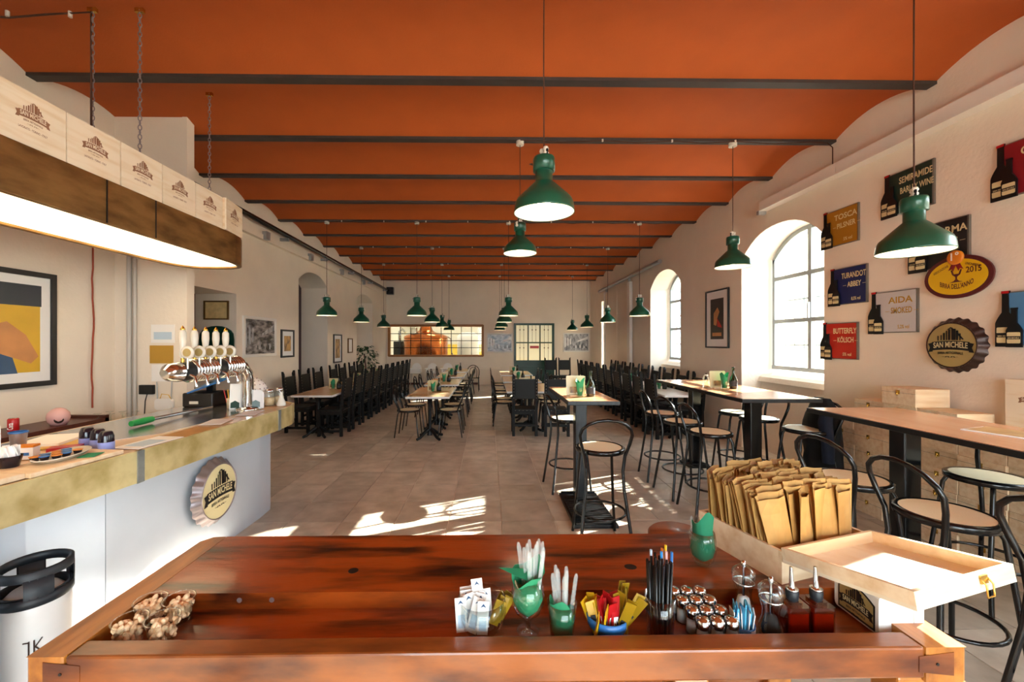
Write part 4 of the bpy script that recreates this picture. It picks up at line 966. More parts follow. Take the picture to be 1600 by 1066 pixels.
# ---- behind the bar
sh = thing('wooden_shelf', 'low dark red wooden shelf against the wall behind the bar', 'shelf', (-3.72, 3.42, 0)); M().box(-.2, .2, -.45, .43, .93, .965).obj('board', 'dark_red_wood', sh)
for y in (-.4, .38): M().box(.12, .17, y - .02, y + .03, 0, .93).obj('leg', 'dark_red_wood', sh); M().box(-.18, -.13, y - .02, y + .03, 0, .93).obj('leg', 'dark_red_wood', sh)
M().box(-.2, .2, .39, .43, .7, .99).obj('end_panel', 'dark_red_wood', sh)
cn = thing('drink_can', 'red drink can on the dark wooden shelf', 'can', (-3.64, 3.19, .965)); M().lathe([(.001, 0), (.025, 0), (.032, .008), (.032, .105), (.026, .115), (.001, .113)], 20).obj('body', 'red_plastic', cn); M().lathe([(.027, .114), (.025, .117), (.001, .115)], 18).obj('lid', 'chrome', cn)
M().text('Coca', .03, RZ(PI / 2), 0, .05, .0).obj('lettering', 'paper', cn, (.024, -.024, .055), (R(90), 0, R(45)))
fn = thing('pink_heater', 'round pink fan heater on the dark wooden shelf', 'heater', (-3.62, 3.5, .965)); M().lathe([(.001, 0), (.045, 0), (.066, .03), (.074, .065), (.068, .1), (.045, .13), (.02, .143), (.001, .145)], 24).obj('shell', 'pink', fn); M().lathe([(.001, .0), (.028, 0), (.03, -.004)], 16, TR(.05, -.045, .05) @ RZ(R(-42)) @ RY(R(90))).obj('grille', 'cap_brown', fn)
rk = thing('glass_rack', 'white glass-washer basket full of upturned glasses', 'basket', (-3.45, 3.82, .8)); M().box(-.2, .22, -.12, .2, 0, .012).box(-.2, .22, -.12, -.11, 0, .1).box(-.2, .22, .19, .2, 0, .1).box(-.2, -.19, -.12, .2, 0, .1).box(.21, .22, -.12, .2, 0, .1).obj('basket', 'white_plastic', rk); M().box(-.22, .24, -.14, .22, -.8, 0).obj('washer', 'steel', rk)
for i in range(6):
    g = thing('upturned_glass', 'upturned stem glass in the white basket', 'glass', (-3.56 + .12 * (i % 3), 3.78 + .12 * (i // 3), .812), 0, 'upturned glasses in the basket'); M().lathe([(.034, 0), (.04, .06), (.03, .1), (.006, .12), (.006, .19), (.03, .196), (.03, .199), (.001, .2)], 14).obj('glass_body', 'tumbler', g)
for i, x in enumerate((-3.83, -3.77)): tag(M().cyl(.022 if i == 0 else .016, 0, 3.1, 10).obj('wall_pipe', 'pipe_paint', None, (x, 4.42, 0)), 'grey vertical pipe in front of the partition, %s of the two' % ('thicker' if i == 0 else 'thinner'), 'pipe')
wc_ = M(); q = random.Random(2); pts = [(-3.985, 4.18 + q.uniform(-.012, .012), 3.4 - i * .1) for i in range(25)]; tag(wc_.tube(pts, .008, 5).obj('twisted_cord', 'cord_red', None), 'twisted red cord hanging down the wall behind the bar', 'cord')
def sheet(x0, x1, z1, z0, mt, label, extra=None):
    o = tag(M().box(x0, x1, 4.444, 4.4495, z0, z1).obj('notice', mt), label, 'notice')
    if extra: M().box(*extra[:2], 4.4425, 4.4438, *extra[2:4]).obj('print', extra[4], o)
sheet(-3.62, -3.37, 1.85, 1.655, 'paper', 'white notice with blue table pinned on the partition', (-3.59, -3.4, 1.69, 1.77, 'paper_blue'))
sheet(-3.635, -3.385, 1.626, 1.434, 'mat_label', 'gold-brown card pinned below the white notice')
sheet(-3.615, -3.45, 1.42, 1.24, 'paper', 'plain white sheet pinned below the gold-brown card')
sheet(-3.44, -3.32, 1.42, 1.25, 'paper', 'white sheet with small red print beside the plain one', (-3.43, -3.33, 1.29, 1.34, 'print_warm'))
t = thing('wall_tablet', 'small black wall device with a hanging cable on the partition', 'device', (-3.65, 4.43, 1.155)); M().box(-.075, .075, -.02, .018, -.05, .05).obj('case', 'sign_black', t, bevel=.006); M().tube([(0, 0, -.05), (-.02, 0, -.12), (-.03, 0, -.3)], .005, 5).obj('cable', 'sign_black', t)
t = thing('router', 'white wireless router with two antennas on the partition', 'router', (-3.46, 4.42, 1.0)); M().prism(rrect(-.09, .09, -.06, .06, .035), -.02, .02, RX(R(90))).obj('case', 'white_plastic', t)
for s in (-1, 1): M().cyl(.006, .05, .24, 6, TR(s * .07, .0, 0) @ RY(s * .04)).obj('antenna', 'grey_metal', t)
M().tube([(-.05, 0, .05), (-.02, -.01, .11), (.05, -.01, .1), (.08, 0, .04)], .004, 5).obj('cable', 'yellow_plastic', t)

# ================================================================== the work bench in front
BZ, TZ = .88, .83
bn = thing('work_bench', 'worn red-brown carpenter bench with a long recessed tray', 'bench', (0, 0, 0))
M().prism([(-1.05, 1.285), (1.115, 1.285), (1.115, 1.66), (-1.05, 1.66)], .79, BZ).obj('top_board', 'bench_wood', bn, bevel=.006)
M().prism([(-1.145, 1.03), (-1.052, 1.03), (-1.052, 1.66), (-1.1, 1.655), (-1.13, 1.62)], .79, BZ).obj('end_cap', 'bench_end', bn, bevel=.008)
M().prism([(1.117, 1.03), (1.222, 1.03), (1.222, 1.66), (1.117, 1.66)], .79, BZ).obj('end_cap', 'bench_end', bn, bevel=.008)
M().box(-1.05, 1.115, 1.03, 1.09, .80, BZ).obj('front_rail', 'bench_front', bn, bevel=.006)
M().box(-1.05, 1.115, 1.09, 1.285, .805, TZ).obj('tray_floor', 'bench_wood', bn)
for x in (-1.0, -.55, .52, 1.1): M().box(x - .045, x + .045, 1.04, 1.12, 0, .795).obj('leg', 'bench_end', bn, bevel=.006)
for x in (-1.0, 1.1): M().box(x - .045, x + .045, 1.53, 1.62, 0, .795).obj('leg', 'bench_end', bn, bevel=.006)
M().box(-1.0, 1.1, 1.06, 1.1, .3, .42).obj('stretcher', 'bench_front', bn); M().box(-1.0, 1.1, 1.56, 1.6, .3, .42).obj('stretcher', 'bench_front', bn)
for x, y in ((-.462, 1.405), (.492, 1.415)): M().prism([(.017 * math.cos(a) * (1.25 if x > 0 else 1), .017 * math.sin(a)) for a in [2 * PI * i / 18 for i in range(18)]], BZ - .001, BZ + .0006, TR(x, y, 0)).obj('dog_hole', 'sign_black', bn)
for x in (-.775, -.675): M().cyl(.008, -.002, .0012, 12, TR(x, 1.285, .858) @ RX(R(90))).obj('peg_hole', 'cap_steel', bn)
for s, x in ((-1, -1.07), (1, 1.155)):
    M().prism([(-.045, -.02), (.045, -.03), (.045, .03), (-.045, .02)] if s > 0 else [(-.045, -.03), (.045, -.02), (.045, .02), (-.045, .03)], 0, .0015, TR(x - s * .012, 1.03, .838) @ RX(R(90))).obj('dovetail', 'bench_front', bn)
    M().cyl(.004, 0, .002, 8, TR(x - s * .01, 1.029, .838) @ RX(R(90))).obj('screw', 'sign_black', bn)
# round stool peeping over the bench
t = thing('round_stool', 'round brown wooden stool top just showing behind the bench', 'stool', (.87, 1.87, 0)); M().lathe([(.001, .735), (.1, .735), (.13, .75), (.13, .775), (.12, .785), (.001, .786)], 28).obj('seat', 'bench_front', t)
for i in range(3): a = i * 2.1; M().tube([(.07 * math.cos(a), .07 * math.sin(a), .74), (.13 * math.cos(a), .13 * math.sin(a), 0)], .016, 7).obj('leg', 'bench_front', t)

def vessel(name, label, cat, x, y, prof, mt='tumbler', z=TZ, n=26, part='glass_body'):
    t = thing(name, label, cat, (x, y, z)); M().lathe(prof, n).obj(part, mt, t); return t
q = random.Random(11)
# peanut cups
for i, (x, y, l) in enumerate(((-1.005, 1.232, 'rear left'), (-.925, 1.237, 'rear right'), (-.99, 1.145, 'front left'), (-.905, 1.15, 'front right'))):
    t = vessel('peanut_cup', 'clear plastic cup of peanuts, %s of the four in the bench tray' % l, 'cup', x, y, [(.001, .001), (.028, .001), (.04, .062), (.043, .064), (.043, .067), (.039, .066)], 'smoke_glass', part='cup')
    m = M()
    for k in range(80):
        zz = q.uniform(.008, .05); rr = (.024 + zz * .2) * math.sqrt(q.random()); a = q.uniform(0, 6.28)
        m.ball(.0078, TR(rr * math.cos(a), rr * math.sin(a), zz + .004) @ RZ(q.uniform(0, 3)) @ RX(q.uniform(0, 3)), 8, 1.45)
    m.obj('peanuts', 'nut', t)['kind'] = 'stuff'
# sugar sachet bowl
t = vessel('sugar_bowl', 'glass bowl packed with white and brown sugar sachets', 'bowl', -.02, 1.175, [(.001, .002), (.04, .002), (.062, .03), (.07, .06), (.068, .1), (.066, .1), (.064, .06)])
sp_ = []
for i in range(13):
    a = i * 2.399; r = .014 + .0036 * i; s = thing('sugar_sachet', 'white sugar sachet in the glass bowl, %s outward from the bowl centre' % (ORD + ['thirteenth'])[i], 'sachet', (-.035 + r * math.cos(a) * .8, 1.17 + r * math.sin(a) * .8, TZ + .02 + .002 * (i % 3)), (q.uniform(-.2, .15), q.uniform(-.3, .25), q.uniform(-.35, .35)), 'white sugar sachets')
    if i == 0: s.location.z += .035
    pk = M().hexa([(-.015, -.003, 0), (.015, -.003, 0), (.015, .003, 0), (-.015, .003, 0), (-.016, -.001, .098), (.016, -.001, .098), (.016, .001, .098), (-.016, .001, .098)]).obj('packet', 'paper', s)
    M().prism([(-.008, 0), (.0, .012), (.008, 0), (.0, .004)], 0, .0006, TR(0, -.0018, .08) @ RX(R(90))).obj('emblem', 'poster_blue', s); M().box(-.01, .01, -.0031, -.0027, .012, .05).obj('print', 'paper_blue', s)
for i in range(5):
    s = thing('brown_sachet', 'brown cane sugar sachet leaning at the right of the glass bowl', 'sachet', (.012 + .008 * (i % 3), 1.155 + .013 * i, TZ + .035), (q.uniform(-.2, .2), .35 + .08 * i, q.uniform(-.3, .3)), 'brown sugar sachets')
    M().hexa([(-.013, -.003, 0), (.013, -.003, 0), (.013, .003, 0), (-.013, .003, 0), (-.014, -.001, .07), (.014, -.001, .07), (.014, .001, .07), (-.014, .001, .07)]).obj('packet', 'mustard', s)
# goblet and tumbler with napkins and plastic cutlery
def cutlery(n, x, y, z, spread, L, where, grp):
    for i in range(n):
        a = i * 2.399; r = spread * math.sqrt((i + .5) / n)
        k = thing('plastic_knife', 'clear plastic cutlery handle %s, %s outward from its centre' % (where, ORD[i]), 'cutlery', (x + r * math.cos(a) * .6, y + r * math.sin(a) * .6, z), (-r * math.sin(a) * 5, r * math.cos(a) * 5, q.uniform(-.5, .5)), grp)
        M().prism([(-.004, 0), (.004, 0), (.0062, L * .6), (.006, L * .93), (.003, L), (-.003, L), (-.006, L * .93), (-.0062, L * .6)], -.0014, .0014, RX(R(90))).obj('handle', 'clear_soft', k)
MT['clear_soft'] = mat('clear_soft', '#dfe6e2', .12); MT['clear_soft'].node_tree.nodes['Principled BSDF'].inputs['Alpha'].default_value = .2
gb = [(.001, .003), (.03, .003), (.032, .006), (.008, .012), (.006, .03), (.01, .04), (.034, .06), (.047, .09), (.048, .115), (.038, .155), (.037, .155), (.046, .115)]
t = vessel('beer_goblet', 'stemmed beer goblet with green napkin and clear plastic knives', 'glass', .112, 1.17, gb)
def wrap(parent, prof, mt, seed, tip=None, n=18):
    qq = random.Random(seed); vs = []
    for j, (r, z) in enumerate(prof):
        for i in range(n):
            a = 2 * PI * i / n; f = j / (len(prof) - 1); k = r * (1 + .07 * math.sin(4 * a + seed + 2 * f)); zz = z + f * f * (.025 * math.sin(a * 1 + seed) + .012 * math.sin(3 * a)); vs.append((k * math.cos(a), k * math.sin(a), zz))
    k = len(prof); m = M().add(vs, [(j * n + i, j * n + (i + 1) % n, (j + 1) * n + (i + 1) % n, (j + 1) * n + i) for j in range(k - 1) for i in range(n)] + [tuple(range(n))[::-1]], None, True)
    if tip: m.add([(0, -.03, tip[2] - .03), (tip[0], tip[1], tip[2]), (0, .0, tip[2] - .01), (.03, -.03, tip[2] - .05)], [(0, 1, 2), (0, 2, 3), (2, 1, 0)], None)
    m.obj('napkin', mt, parent)
wrap(t, [(.004, .046), (.028, .068), (.04, .095), (.036, .125), (.034, .155), (.046, .175)], 'napkin_light', 1, (-.085, -.01, .192)); cutlery(12, .125, 1.17, TZ + .08, .034, .17, 'in the green-lined goblet', 'plastic knives in the goblet')
t = vessel('napkin_tumbler', 'straight tumbler with green napkin and a few plastic knives', 'glass', .208, 1.16, [(.001, .003), (.033, .003), (.042, .095), (.041, .095), (.033, .006)])
wrap(t, [(.028, .008), (.032, .03), (.036, .06), (.037, .085)], 'napkin_light', 4); cutlery(7, .212, 1.16, TZ + .02, .03, .16, 'in the short green-lined tumbler', 'plastic knives in the tumbler')
# sauce sachets
t = vessel('sauce_bowl', 'blue rimmed bowl overflowing with sauce sachets', 'bowl', .338, 1.165, [(.001, .0), (.035, .0), (.056, .03), (.06, .058), (.056, .058), (.03, .008)], 'blue_plastic', part='bowl')
for i in range(27):
    g_ = 0 if i < 9 else (1 if i < 18 else 2); k_ = i % 9
    c = ('yellow_plastic', 'red_plastic', 'mustard')[g_]; nm = ('yellow mayonnaise', 'red ketchup', 'dark mustard')[g_]
    x0 = (.296, .325, .358)[g_] + .0035 * k_; hh = (.072, .085, .1)[g_] + .003 * (k_ % 4)
    s = thing('sauce_sachet', '%s sachet in the blue bowl, %s from the left of its colour' % (nm, ORD[k_]), 'sachet', (x0, 1.132 + .009 * ((k_ * 4) % 7), TZ + .02), (q.uniform(-.3, .25), (x0 - .334) * 10 + q.uniform(-.1, .1), q.uniform(-1.3, 1.3)), nm + ' sachets')
    M().hexa([(-.012, -.004, 0), (.012, -.004, 0), (.012, .004, 0), (-.012, .004, 0), (-.013, -.001, hh), (.013, -.001, hh + .004), (.013, .001, hh + .004), (-.013, .001, hh)]).obj('packet', c, s); M().box(-.007, .007, -.0046, -.004, .02, .045).obj('print', 'paper' if g_ == 1 else 'ink', s)
# straws
t = vessel('straw_glass', 'glass holding black drinking straws', 'glass', .488, 1.16, [(.001, .003), (.036, .003), (.042, .11), (.041, .11), (.035, .006)])
CI = sorted(range(26), key=lambda i: -math.sqrt(i + .5) * math.sin(i * 2.399))[1:13:2]
for i in range(26):
    a = i * 2.399; r = .031 * math.sqrt((i + .5) / 26); mt = 'straw_black'; col = 'black'
    if i in CI: col, mt = (('orange', 'orange_plastic'), ('pale mint', 'paper_blue'), ('yellow', 'yellow_plastic'), ('blue', 'sky_blue_p'), ('pink', 'pink'), ('blue', 'blue_plastic'))[CI.index(i)]
    if mt not in MT: K(mt, '#2f8fd4', .3)
    L = .205 + q.uniform(-.012, .01) + (.022 if col != 'black' else 0)
    s = thing('drinking_straw', '%s drinking straw in the straw glass' % col if col != 'blue' else '%s blue drinking straw in the straw glass' % ('light' if mt == 'sky_blue_p' else 'deep'), 'straw', (.488 + r * math.cos(a), 1.16 + r * math.sin(a), TZ + .006), (-r * math.sin(a) * 1.2, r * math.cos(a) * 1.2, 0), 'drinking straws in the glass')
    M().lathe([(.004, 0), (.004, L), (.0033, L), (.0033, L - .03)], 8).obj('tube', mt, s)
# salt shakers
sh0 = thing('salt_shaker', 'x', 'shaker'); M().lathe([(.001, 0), (.018, 0), (.0185, .01), (.0165, .05)], 14).obj('body', 'tumbler', sh0); M().lathe([(.001, .003), (.015, .003), (.0145, .034), (.001, .034)], 12).obj('salt', 'salt', sh0)
M().lathe([(.0175, .046), (.0185, .05), (.0185, .066), (.014, .072), (.001, .074)], 16).obj('cap', 'chrome', sh0)
sp = placer(sh0)
for r in range(4):
    for c in range(3):
        sp((.57 + .041 * c + .006 * (3 - r), 1.118 + .046 * r, TZ), 0, 'glass shaker with chrome cap, %s row from the front, %s' % (ORD[r], ('left', 'middle', 'right')[c]), 'chrome-capped salt shakers')
t = vessel('blue_sachet_cup', 'small cup stuffed with light blue sweetener sachets', 'cup', .715, 1.148, [(.001, 0), (.03, 0), (.034, .038), (.033, .038)], 'blue_plastic', part='cup')
M().lathe([(.0332, .012), (.0345, .034)], 8, None, True, -1.4, -.2).obj('paper_label', 'paper', t)
for i in range(15):
    s = thing('blue_sachet', 'light blue sweetener sachet packed in the small cup', 'sachet', (.715 - .028 + .004 * i, 1.14 + .006 * (i % 3), TZ + .008), (q.uniform(-.12, .12), q.uniform(-.1, .1), 1.2 + q.uniform(-.25, .25)), 'blue sweetener sachets'); M().box(-.018, .018, -.0012, .0012, 0, .07 + .006 * (i % 3)).obj('packet', 'sky_paper' if i % 3 else 'paper', s)
# pepper and salt mills
for i, (x, y, l, mt) in enumerate(((.775, 1.235, 'clear acrylic mill filled with salt, behind the pepper mill', 'salt'), (.8, 1.15, 'clear acrylic mill filled with peppercorns, in front', 'pepper'))):
    t = vessel('spice_mill', l, 'mill', x, y, [(.001, 0), (.029, 0), (.031, .01), (.03, .03), (.022, .055), (.022, .075), (.028, .095), (.029, .103)], part='base_body')
    M().lathe([(.029, .104), (.033, .12), (.031, .135), (.018, .148), (.001, .15)], 26).obj('head', 'tumbler', t); M().lathe([(.001, .004), (.022, .004), (.024, .02), (.015, .055), (.001, .06)], 18).obj('filling', mt, t); M().lathe([(.005, .148), (.008, .155), (.005, .165), (.001, .166)], 12).obj('knob', 'chrome', t); M().lathe([(.029, .1), (.031, .102), (.029, .105)], 24).obj('band', 'chrome', t); M().cyl(.004, .05, .15, 8).obj('spindle', 'chrome', t)
# oil bottles
for i, x in enumerate((.868, .938)):
    t = thing('oil_bottle', 'square glass bottle of red oil with steel pourer, %s one' % ('left' if i == 0 else 'right'), 'bottle', (x, 1.16, TZ)); M().prism(rrect(-.032, .032, -.032, .032, .006, 3), 0, .088).prism(rrect(-.02, .02, -.02, .02, .008, 3), .088, .096).obj('bottle_body', 'oil_glass', t); M().prism(rrect(-.029, .029, -.029, .029, .005, 3), .004, .07).obj('oil', 'oil_red', t)
    M().lathe([(.013, .094), (.016, .1), (.017, .118), (.012, .124)], 16).obj('stopper', 'rubber', t); M().lathe([(.015, .122), (.0165, .126), (.001, .13)], 16).tube([(0, 0, .13), (0, .002, .15), (0, .004, .185)], [.008, .006, .004], 10).obj('pourer', 'chrome', t)
# napkin dispenser
t = thing('napkin_dispenser', 'white napkin dispenser with brewery emblem under the crate lid', 'dispenser', (1.145, 1.19, TZ)); M().prism([(p[0], p[1]) for p in rrect(-.064, .064, 0, .135, .028)], -.075, .07, RX(R(90))).obj('case', 'white_plastic', t)
lb = M().prism([(-.06, 0), (.06, 0)] + [(.06 - .12 * i / 8, .07 + .022 * math.sin(PI * i / 8)) for i in range(9)], 0, .0008).obj('label_plate', 'sign_black', t, (-.0645, 0, .02), RIGHT)
M().prism([(-.055, .006), (.055, .006)] + [(.055 - .11 * i / 8, .066 + .022 * math.sin(PI * i / 8)) for i in range(9)], .0008, .0012).obj('label_field', 'sign_gold', lb)
o = logo(lb, .1, 'sign_black', 'sign_cream', .0016)
for c_ in lb.children:
    if c_.name.startswith(('emblem', 'lettering')): c_.location = (0, .038, 0)
M().box(-.001, .001, -.0705, -.07, .0, .1).obj('seam', 'grey_metal', t, (.035, 0, 0))
# glass with dark napkin standing on the bench top
t = vessel('napkin_glass', 'rounded glass with dark green napkin beside the crate', 'glass', .752, 1.43, [(.001, .004), (.022, .003), (.036, .02), (.044, .05), (.043, .09), (.039, .115), (.038, .115), (.042, .09)], z=BZ)
wrap(t, [(.012, .014), (.032, .03), (.038, .055), (.036, .085), (.03, .115), (.034, .16)], 'napkin', 9); cutlery(4, .735, 1.44, BZ + .03, .02, .13, 'in the rounded glass', 'plastic cutlery in the rounded glass')
# crate of paper pouches, lid hinged open
CA = R(16.5); cx_, cy_ = .943, 1.304
cr = thing('open_crate', 'pale pine crate with hinged lid folded open on the bench', 'crate', (cx_, cy_, BZ), CA)
W, D, Hh, th = .42, .345, .105, .012
M().box(0, W, 0, th, 0, Hh).obj('side_board', 'pine', cr); M().box(0, W, D - th, D, 0, Hh).obj('side_board', 'pine', cr); M().box(0, th, th, D - th, 0, Hh).obj('side_board', 'pine', cr); M().box(W - th, W, th, D - th, 0, Hh).obj('side_board', 'pine', cr); M().box(th, W - th, th, D - th, 0, .01).obj('bottom_board', 'pine', cr)
ld = M().box(0, W, -.34, 0, 0, .01).obj('lid', 'pine_pale', cr, (0, -.004, Hh - .032), (R(-9), 0, 0))
M().box(0, W, -.012, 0, .01, .045).obj('lid_board', 'pine', ld); M().box(0, W, -.34, -.328, .01, .045).obj('lid_board', 'pine', ld); M().box(0, .012, -.328, -.012, .01, .045).obj('lid_board', 'pine', ld); M().box(W - .012, W, -.328, -.012, .01, .045).obj('lid_board', 'pine', ld)
M().tube([(W * .62, -.341, .035), (W * .62, -.352, .02), (W * .62, -.35, -.01), (W * .69, -.35, -.01), (W * .69, -.352, .02), (W * .69, -.341, .035)], .0022, 6).obj('clasp', 'brassy', ld); M().box(W * .62, W * .69, -.344, -.34, .02, .04).obj('clasp_plate', 'brassy', ld)
for x in (.08, .34): M().tube([(x, -.002, Hh), (x + .03, -.002, Hh)], .004, 6).obj('hinge', 'brassy', cr)
def pouch(v):
    bw, h = .047, .238; k = (.0, .008, -.007)[v]; xs = (-bw, -bw * .35, bw * .4, bw); vs = []
    zl = (0., .1, .19, h)
    for sd in (-1, 1):
        for j, z in enumerate(zl):
            op = (.004, .006, .006, .010)[j]
            for i, x in enumerate(xs):
                b_ = 1. if i in (1, 2) else .12
                vs.append((x * (1. if j < 3 else .985), sd * op * b_ + k * (z / h) ** 2 * (i - 1.5) + (.004 if sd > 0 and j == 3 else 0), z + (.014 if sd > 0 and j == 3 else 0) + (.004 * ((i + v) % 2) if j == 3 else 0)))
    fs = []
    for sd in (0, 1):
        for j in range(3):
            for i in range(3):
                q_ = (sd * 16 + j * 4 + i, sd * 16 + j * 4 + i + 1, sd * 16 + (j + 1) * 4 + i + 1, sd * 16 + (j + 1) * 4 + i); fs.append(q_ if sd == 0 else q_[::-1])
    for j in range(3):
        for i in (0, 3): fs.append((j * 4 + i, (j + 1) * 4 + i, 16 + (j + 1) * 4 + i, 16 + j * 4 + i))
    fs.append((0, 1, 2, 3, 19, 18, 17, 16))
    return M().add(vs, fs).obj('paper_pouch', 'kraft')
pv = [pouch(i) for i in range(3)]; used = [False] * 3
Rc = RZ(CA)
for col in range(4):
    rows = 17
    for r in range(rows):
        v = q.randrange(3)
        if used[v]: o = pv[v].copy(); C.objects.link(o)
        else: o = pv[v]; used[v] = True
        lx = .065 + col * .096 + q.uniform(-.004, .004); lyy = .03 + r * (.295 / 17) + q.uniform(-.003, .003)
        p = Rc @ Vector((lx, lyy, 0)); lean = -.1 + .009 * r + q.uniform(-.09, .07)
        o.location = (cx_ + p.x, cy_ + p.y, BZ + .012 + q.uniform(0, .022) + .0008 * r)
        o.rotation_euler = (lean, q.uniform(-.05, .05) - (.14 if col == 0 else 0) + (.05 if col == 3 else 0), CA + q.uniform(-.3, .3) + (.12 if r > 10 else 0))
        tag(o, 'brown paper cutlery pouch in the open crate, %s row from the camera, %s' % ((ORD + ['thirteenth', 'fourteenth', 'fifteenth', 'sixteenth', 'seventeenth'])[r], ('far left', 'inner left', 'inner right', 'far right')[col]), 'paper pouch', 'brown paper pouches in the open crate')

# ================================================================== right wall: signs, crates, frames
def bottle2d(h, w):
    p = [(-w / 2, 0), (w / 2, 0), (w / 2, h * .42)]
    for i in range(1, 6): f = i / 5; p.append((w / 2 - (w / 2 - w * .17) * (f ** 1.3), h * (.42 + .2 * f)))
    p += [(w * .16, h * .95), (w * .19, h * .955), (w * .19, h)]
    return p + [(-x, y) for x, y in p[2:][::-1]]
def beer_sign(yc, zc, colr, words, label, txt='sign_cream', w=.43, h=.41):
    t = thing('beer_sign', label, 'sign', (XR, yc, zc), RIGHT)
    M().box(-w / 2, w / 2, -h / 2, h / 2, 0, .022).obj('frame', 'sign_metal', t); M().box(-w / 2 + .008, w / 2 - .012, -h / 2 + .008, h / 2 - .008, .02, .0245).obj('panel', 'sign_' + colr + '_p', t)
    tx = M(); a, b, c = words; T = TR(.03, 0, .0256)
    if a: tx.text(a, .062, T @ TR(.03, .085, 0), 0, .3 if len(a) > 5 else .062 * len(a) * .95)
    if b:
        ln = len(b) < 9
        wd = min(.3, .034 * len(b)); tx.text(b, .058, T @ TR(.04, -.015, 0), 0, wd)
        for s in ((-1, 1) if ln else ()): tx.box(s * (wd / 2 + .035) - .02 + .04, s * (wd / 2 + .035) + .02 + .04, .003, .007, 0, .001, T)
    if c: tx.text(c, .036, T @ TR(.06, -.165, 0), 0, .11)
    if tx.v: tx.obj('lettering', txt, t)
    for i, (bx, bh, bw, zz, by) in enumerate(((-w / 2 + .005, .43, .125, .018, -.215), (-w / 2 + .065, .3, .095, .03, -.218))):
        b_o = M().prism(bottle2d(bh, bw), zz, zz + .012, TR(bx, by, 0)).obj('bottle_cutout', 'sign_black', t)
        M().prism(rrect(-bw * .42, bw * .42, .03, .03 + bh * .28, .008, 3), zz + .012, zz + .013, TR(bx, by, 0)).obj('bottle_label', 'sign_cream', b_o); M().box(-bw * .42, bw * .42, .03 + bh * .1, .03 + bh * .18, zz + .0131, zz + .0138, TR(bx, by, 0)).obj('label_band', 'sign_black', b_o)
        M().text('SAN MICHELE', .012, TR(bx, by + .035 + bh * .1, zz + .0142), 0, bw * .72).obj('label_lettering', 'sign_cream', b_o)
        if i == 0: M().box(-bw * .19, bw * .19, bh * .955, bh, zz, zz + .0135, TR(bx, by, 0)).obj('cap', 'red_plastic', b_o)
beer_sign(4.58, 2.97, 'ochre', ('TOSCA', 'PILSNER', '5% vol'), 'ochre TOSCA beer sign with bottle cut-outs, upper left of the group')
beer_sign(3.83, 3.11, 'green', ('SEMIRAMIDE', 'BARLEY WINE', ''), 'dark green SEMIRAMIDE beer sign above the near pendant lamp')
beer_sign(2.92, 2.98, 'crimson', ('CARMEN', '', ''), 'crimson beer sign cut off at the upper right edge')
beer_sign(4.48, 2.29, 'navy', ('TURANDOT', 'ABBEY', '8,5% vol'), 'navy TURANDOT beer sign with bottle cut-outs')
beer_sign(3.56, 2.52, 'black', ('NORMA', 'HOPS', '6,8% vol'), 'black beer sign half hidden behind the near pendant lamp')
beer_sign(3.97, 1.96, 'silver', ('AIDA', 'SMOKED', '5,2% vol'), 'silver AIDA beer sign with bottle cut-outs', 'mat_label')
beer_sign(4.59, 1.675, 'red', ('BUTTERFLY', 'K\u00d6LSCH', '5% vol'), 'red BUTTERFLY beer sign, lowest of the group')
beer_sign(2.89, 1.84, 'sky', ('NABUCCO', '', ''), 'light blue beer sign cut off at the right edge')
t = thing('award_sign', 'yellow oval award sign with maroon border and first-place rosette', 'sign', (XR - .024, 3.42, 2.215), RIGHT)
el = lambda a, b: [(a * math.cos(2 * PI * i / 48), b * math.sin(2 * PI * i / 48)) for i in range(48)]
M().prism(el(.257, .182), 0, .014).obj('border', 'sign_maroon_p', t); M().prism(el(.222, .15), .014, .017).obj('field', 'sign_yellow_p', t)
m = M().text('2015', .05, TR(.125, .025, .018), 0, .11).text("BIRRA DELL'ANNO", .042, TR(0, -.1, .018), -2.2, .25).text('ASSOCIAZIONE', .02, TR(-.115, .068, .018) @ RZ(.45), 0, .13).text('UNIONBIRRAI', .02, TR(.115, .078, .018) @ RZ(-.35), 0, .11)
m.prism([(-.05, -.045), (.05, -.045), (.02, -.035), (.006, -.02), (.006, 0), (.03, .02), (.042, .06), (.03, .06), (.018, .025), (-.018, .025), (-.03, .06), (-.042, .06), (-.03, .02), (-.006, 0), (-.006, -.02), (-.02, -.035)], .017, .019); m.obj('lettering', 'sign_maroon_p', t)
M().prism([(-.012, .15), (-.055, .06), (-.03, .072), (-.02, .05), (0, .1), (.02, .05), (.03, .072), (.055, .06), (.012, .15)], .02, .024).obj('ribbon', 'sign_crimson_p', t)
rs = M().lathe([(.06, .018), (.062, .03), (.05, .036), (.001, .036)], 28, TR(0, .165, 0)).obj('rosette', 'orange_plastic', t); M().text('1\u00b0', .065, TR(.004, .142, .0368)).obj('numeral', 'paper', rs)
cap_sign('bottle-cap brewery sign with brown rim on the right wall', (XR, 3.455, 1.635), RIGHT, .48, 'cap_brown', 'sign_gold')
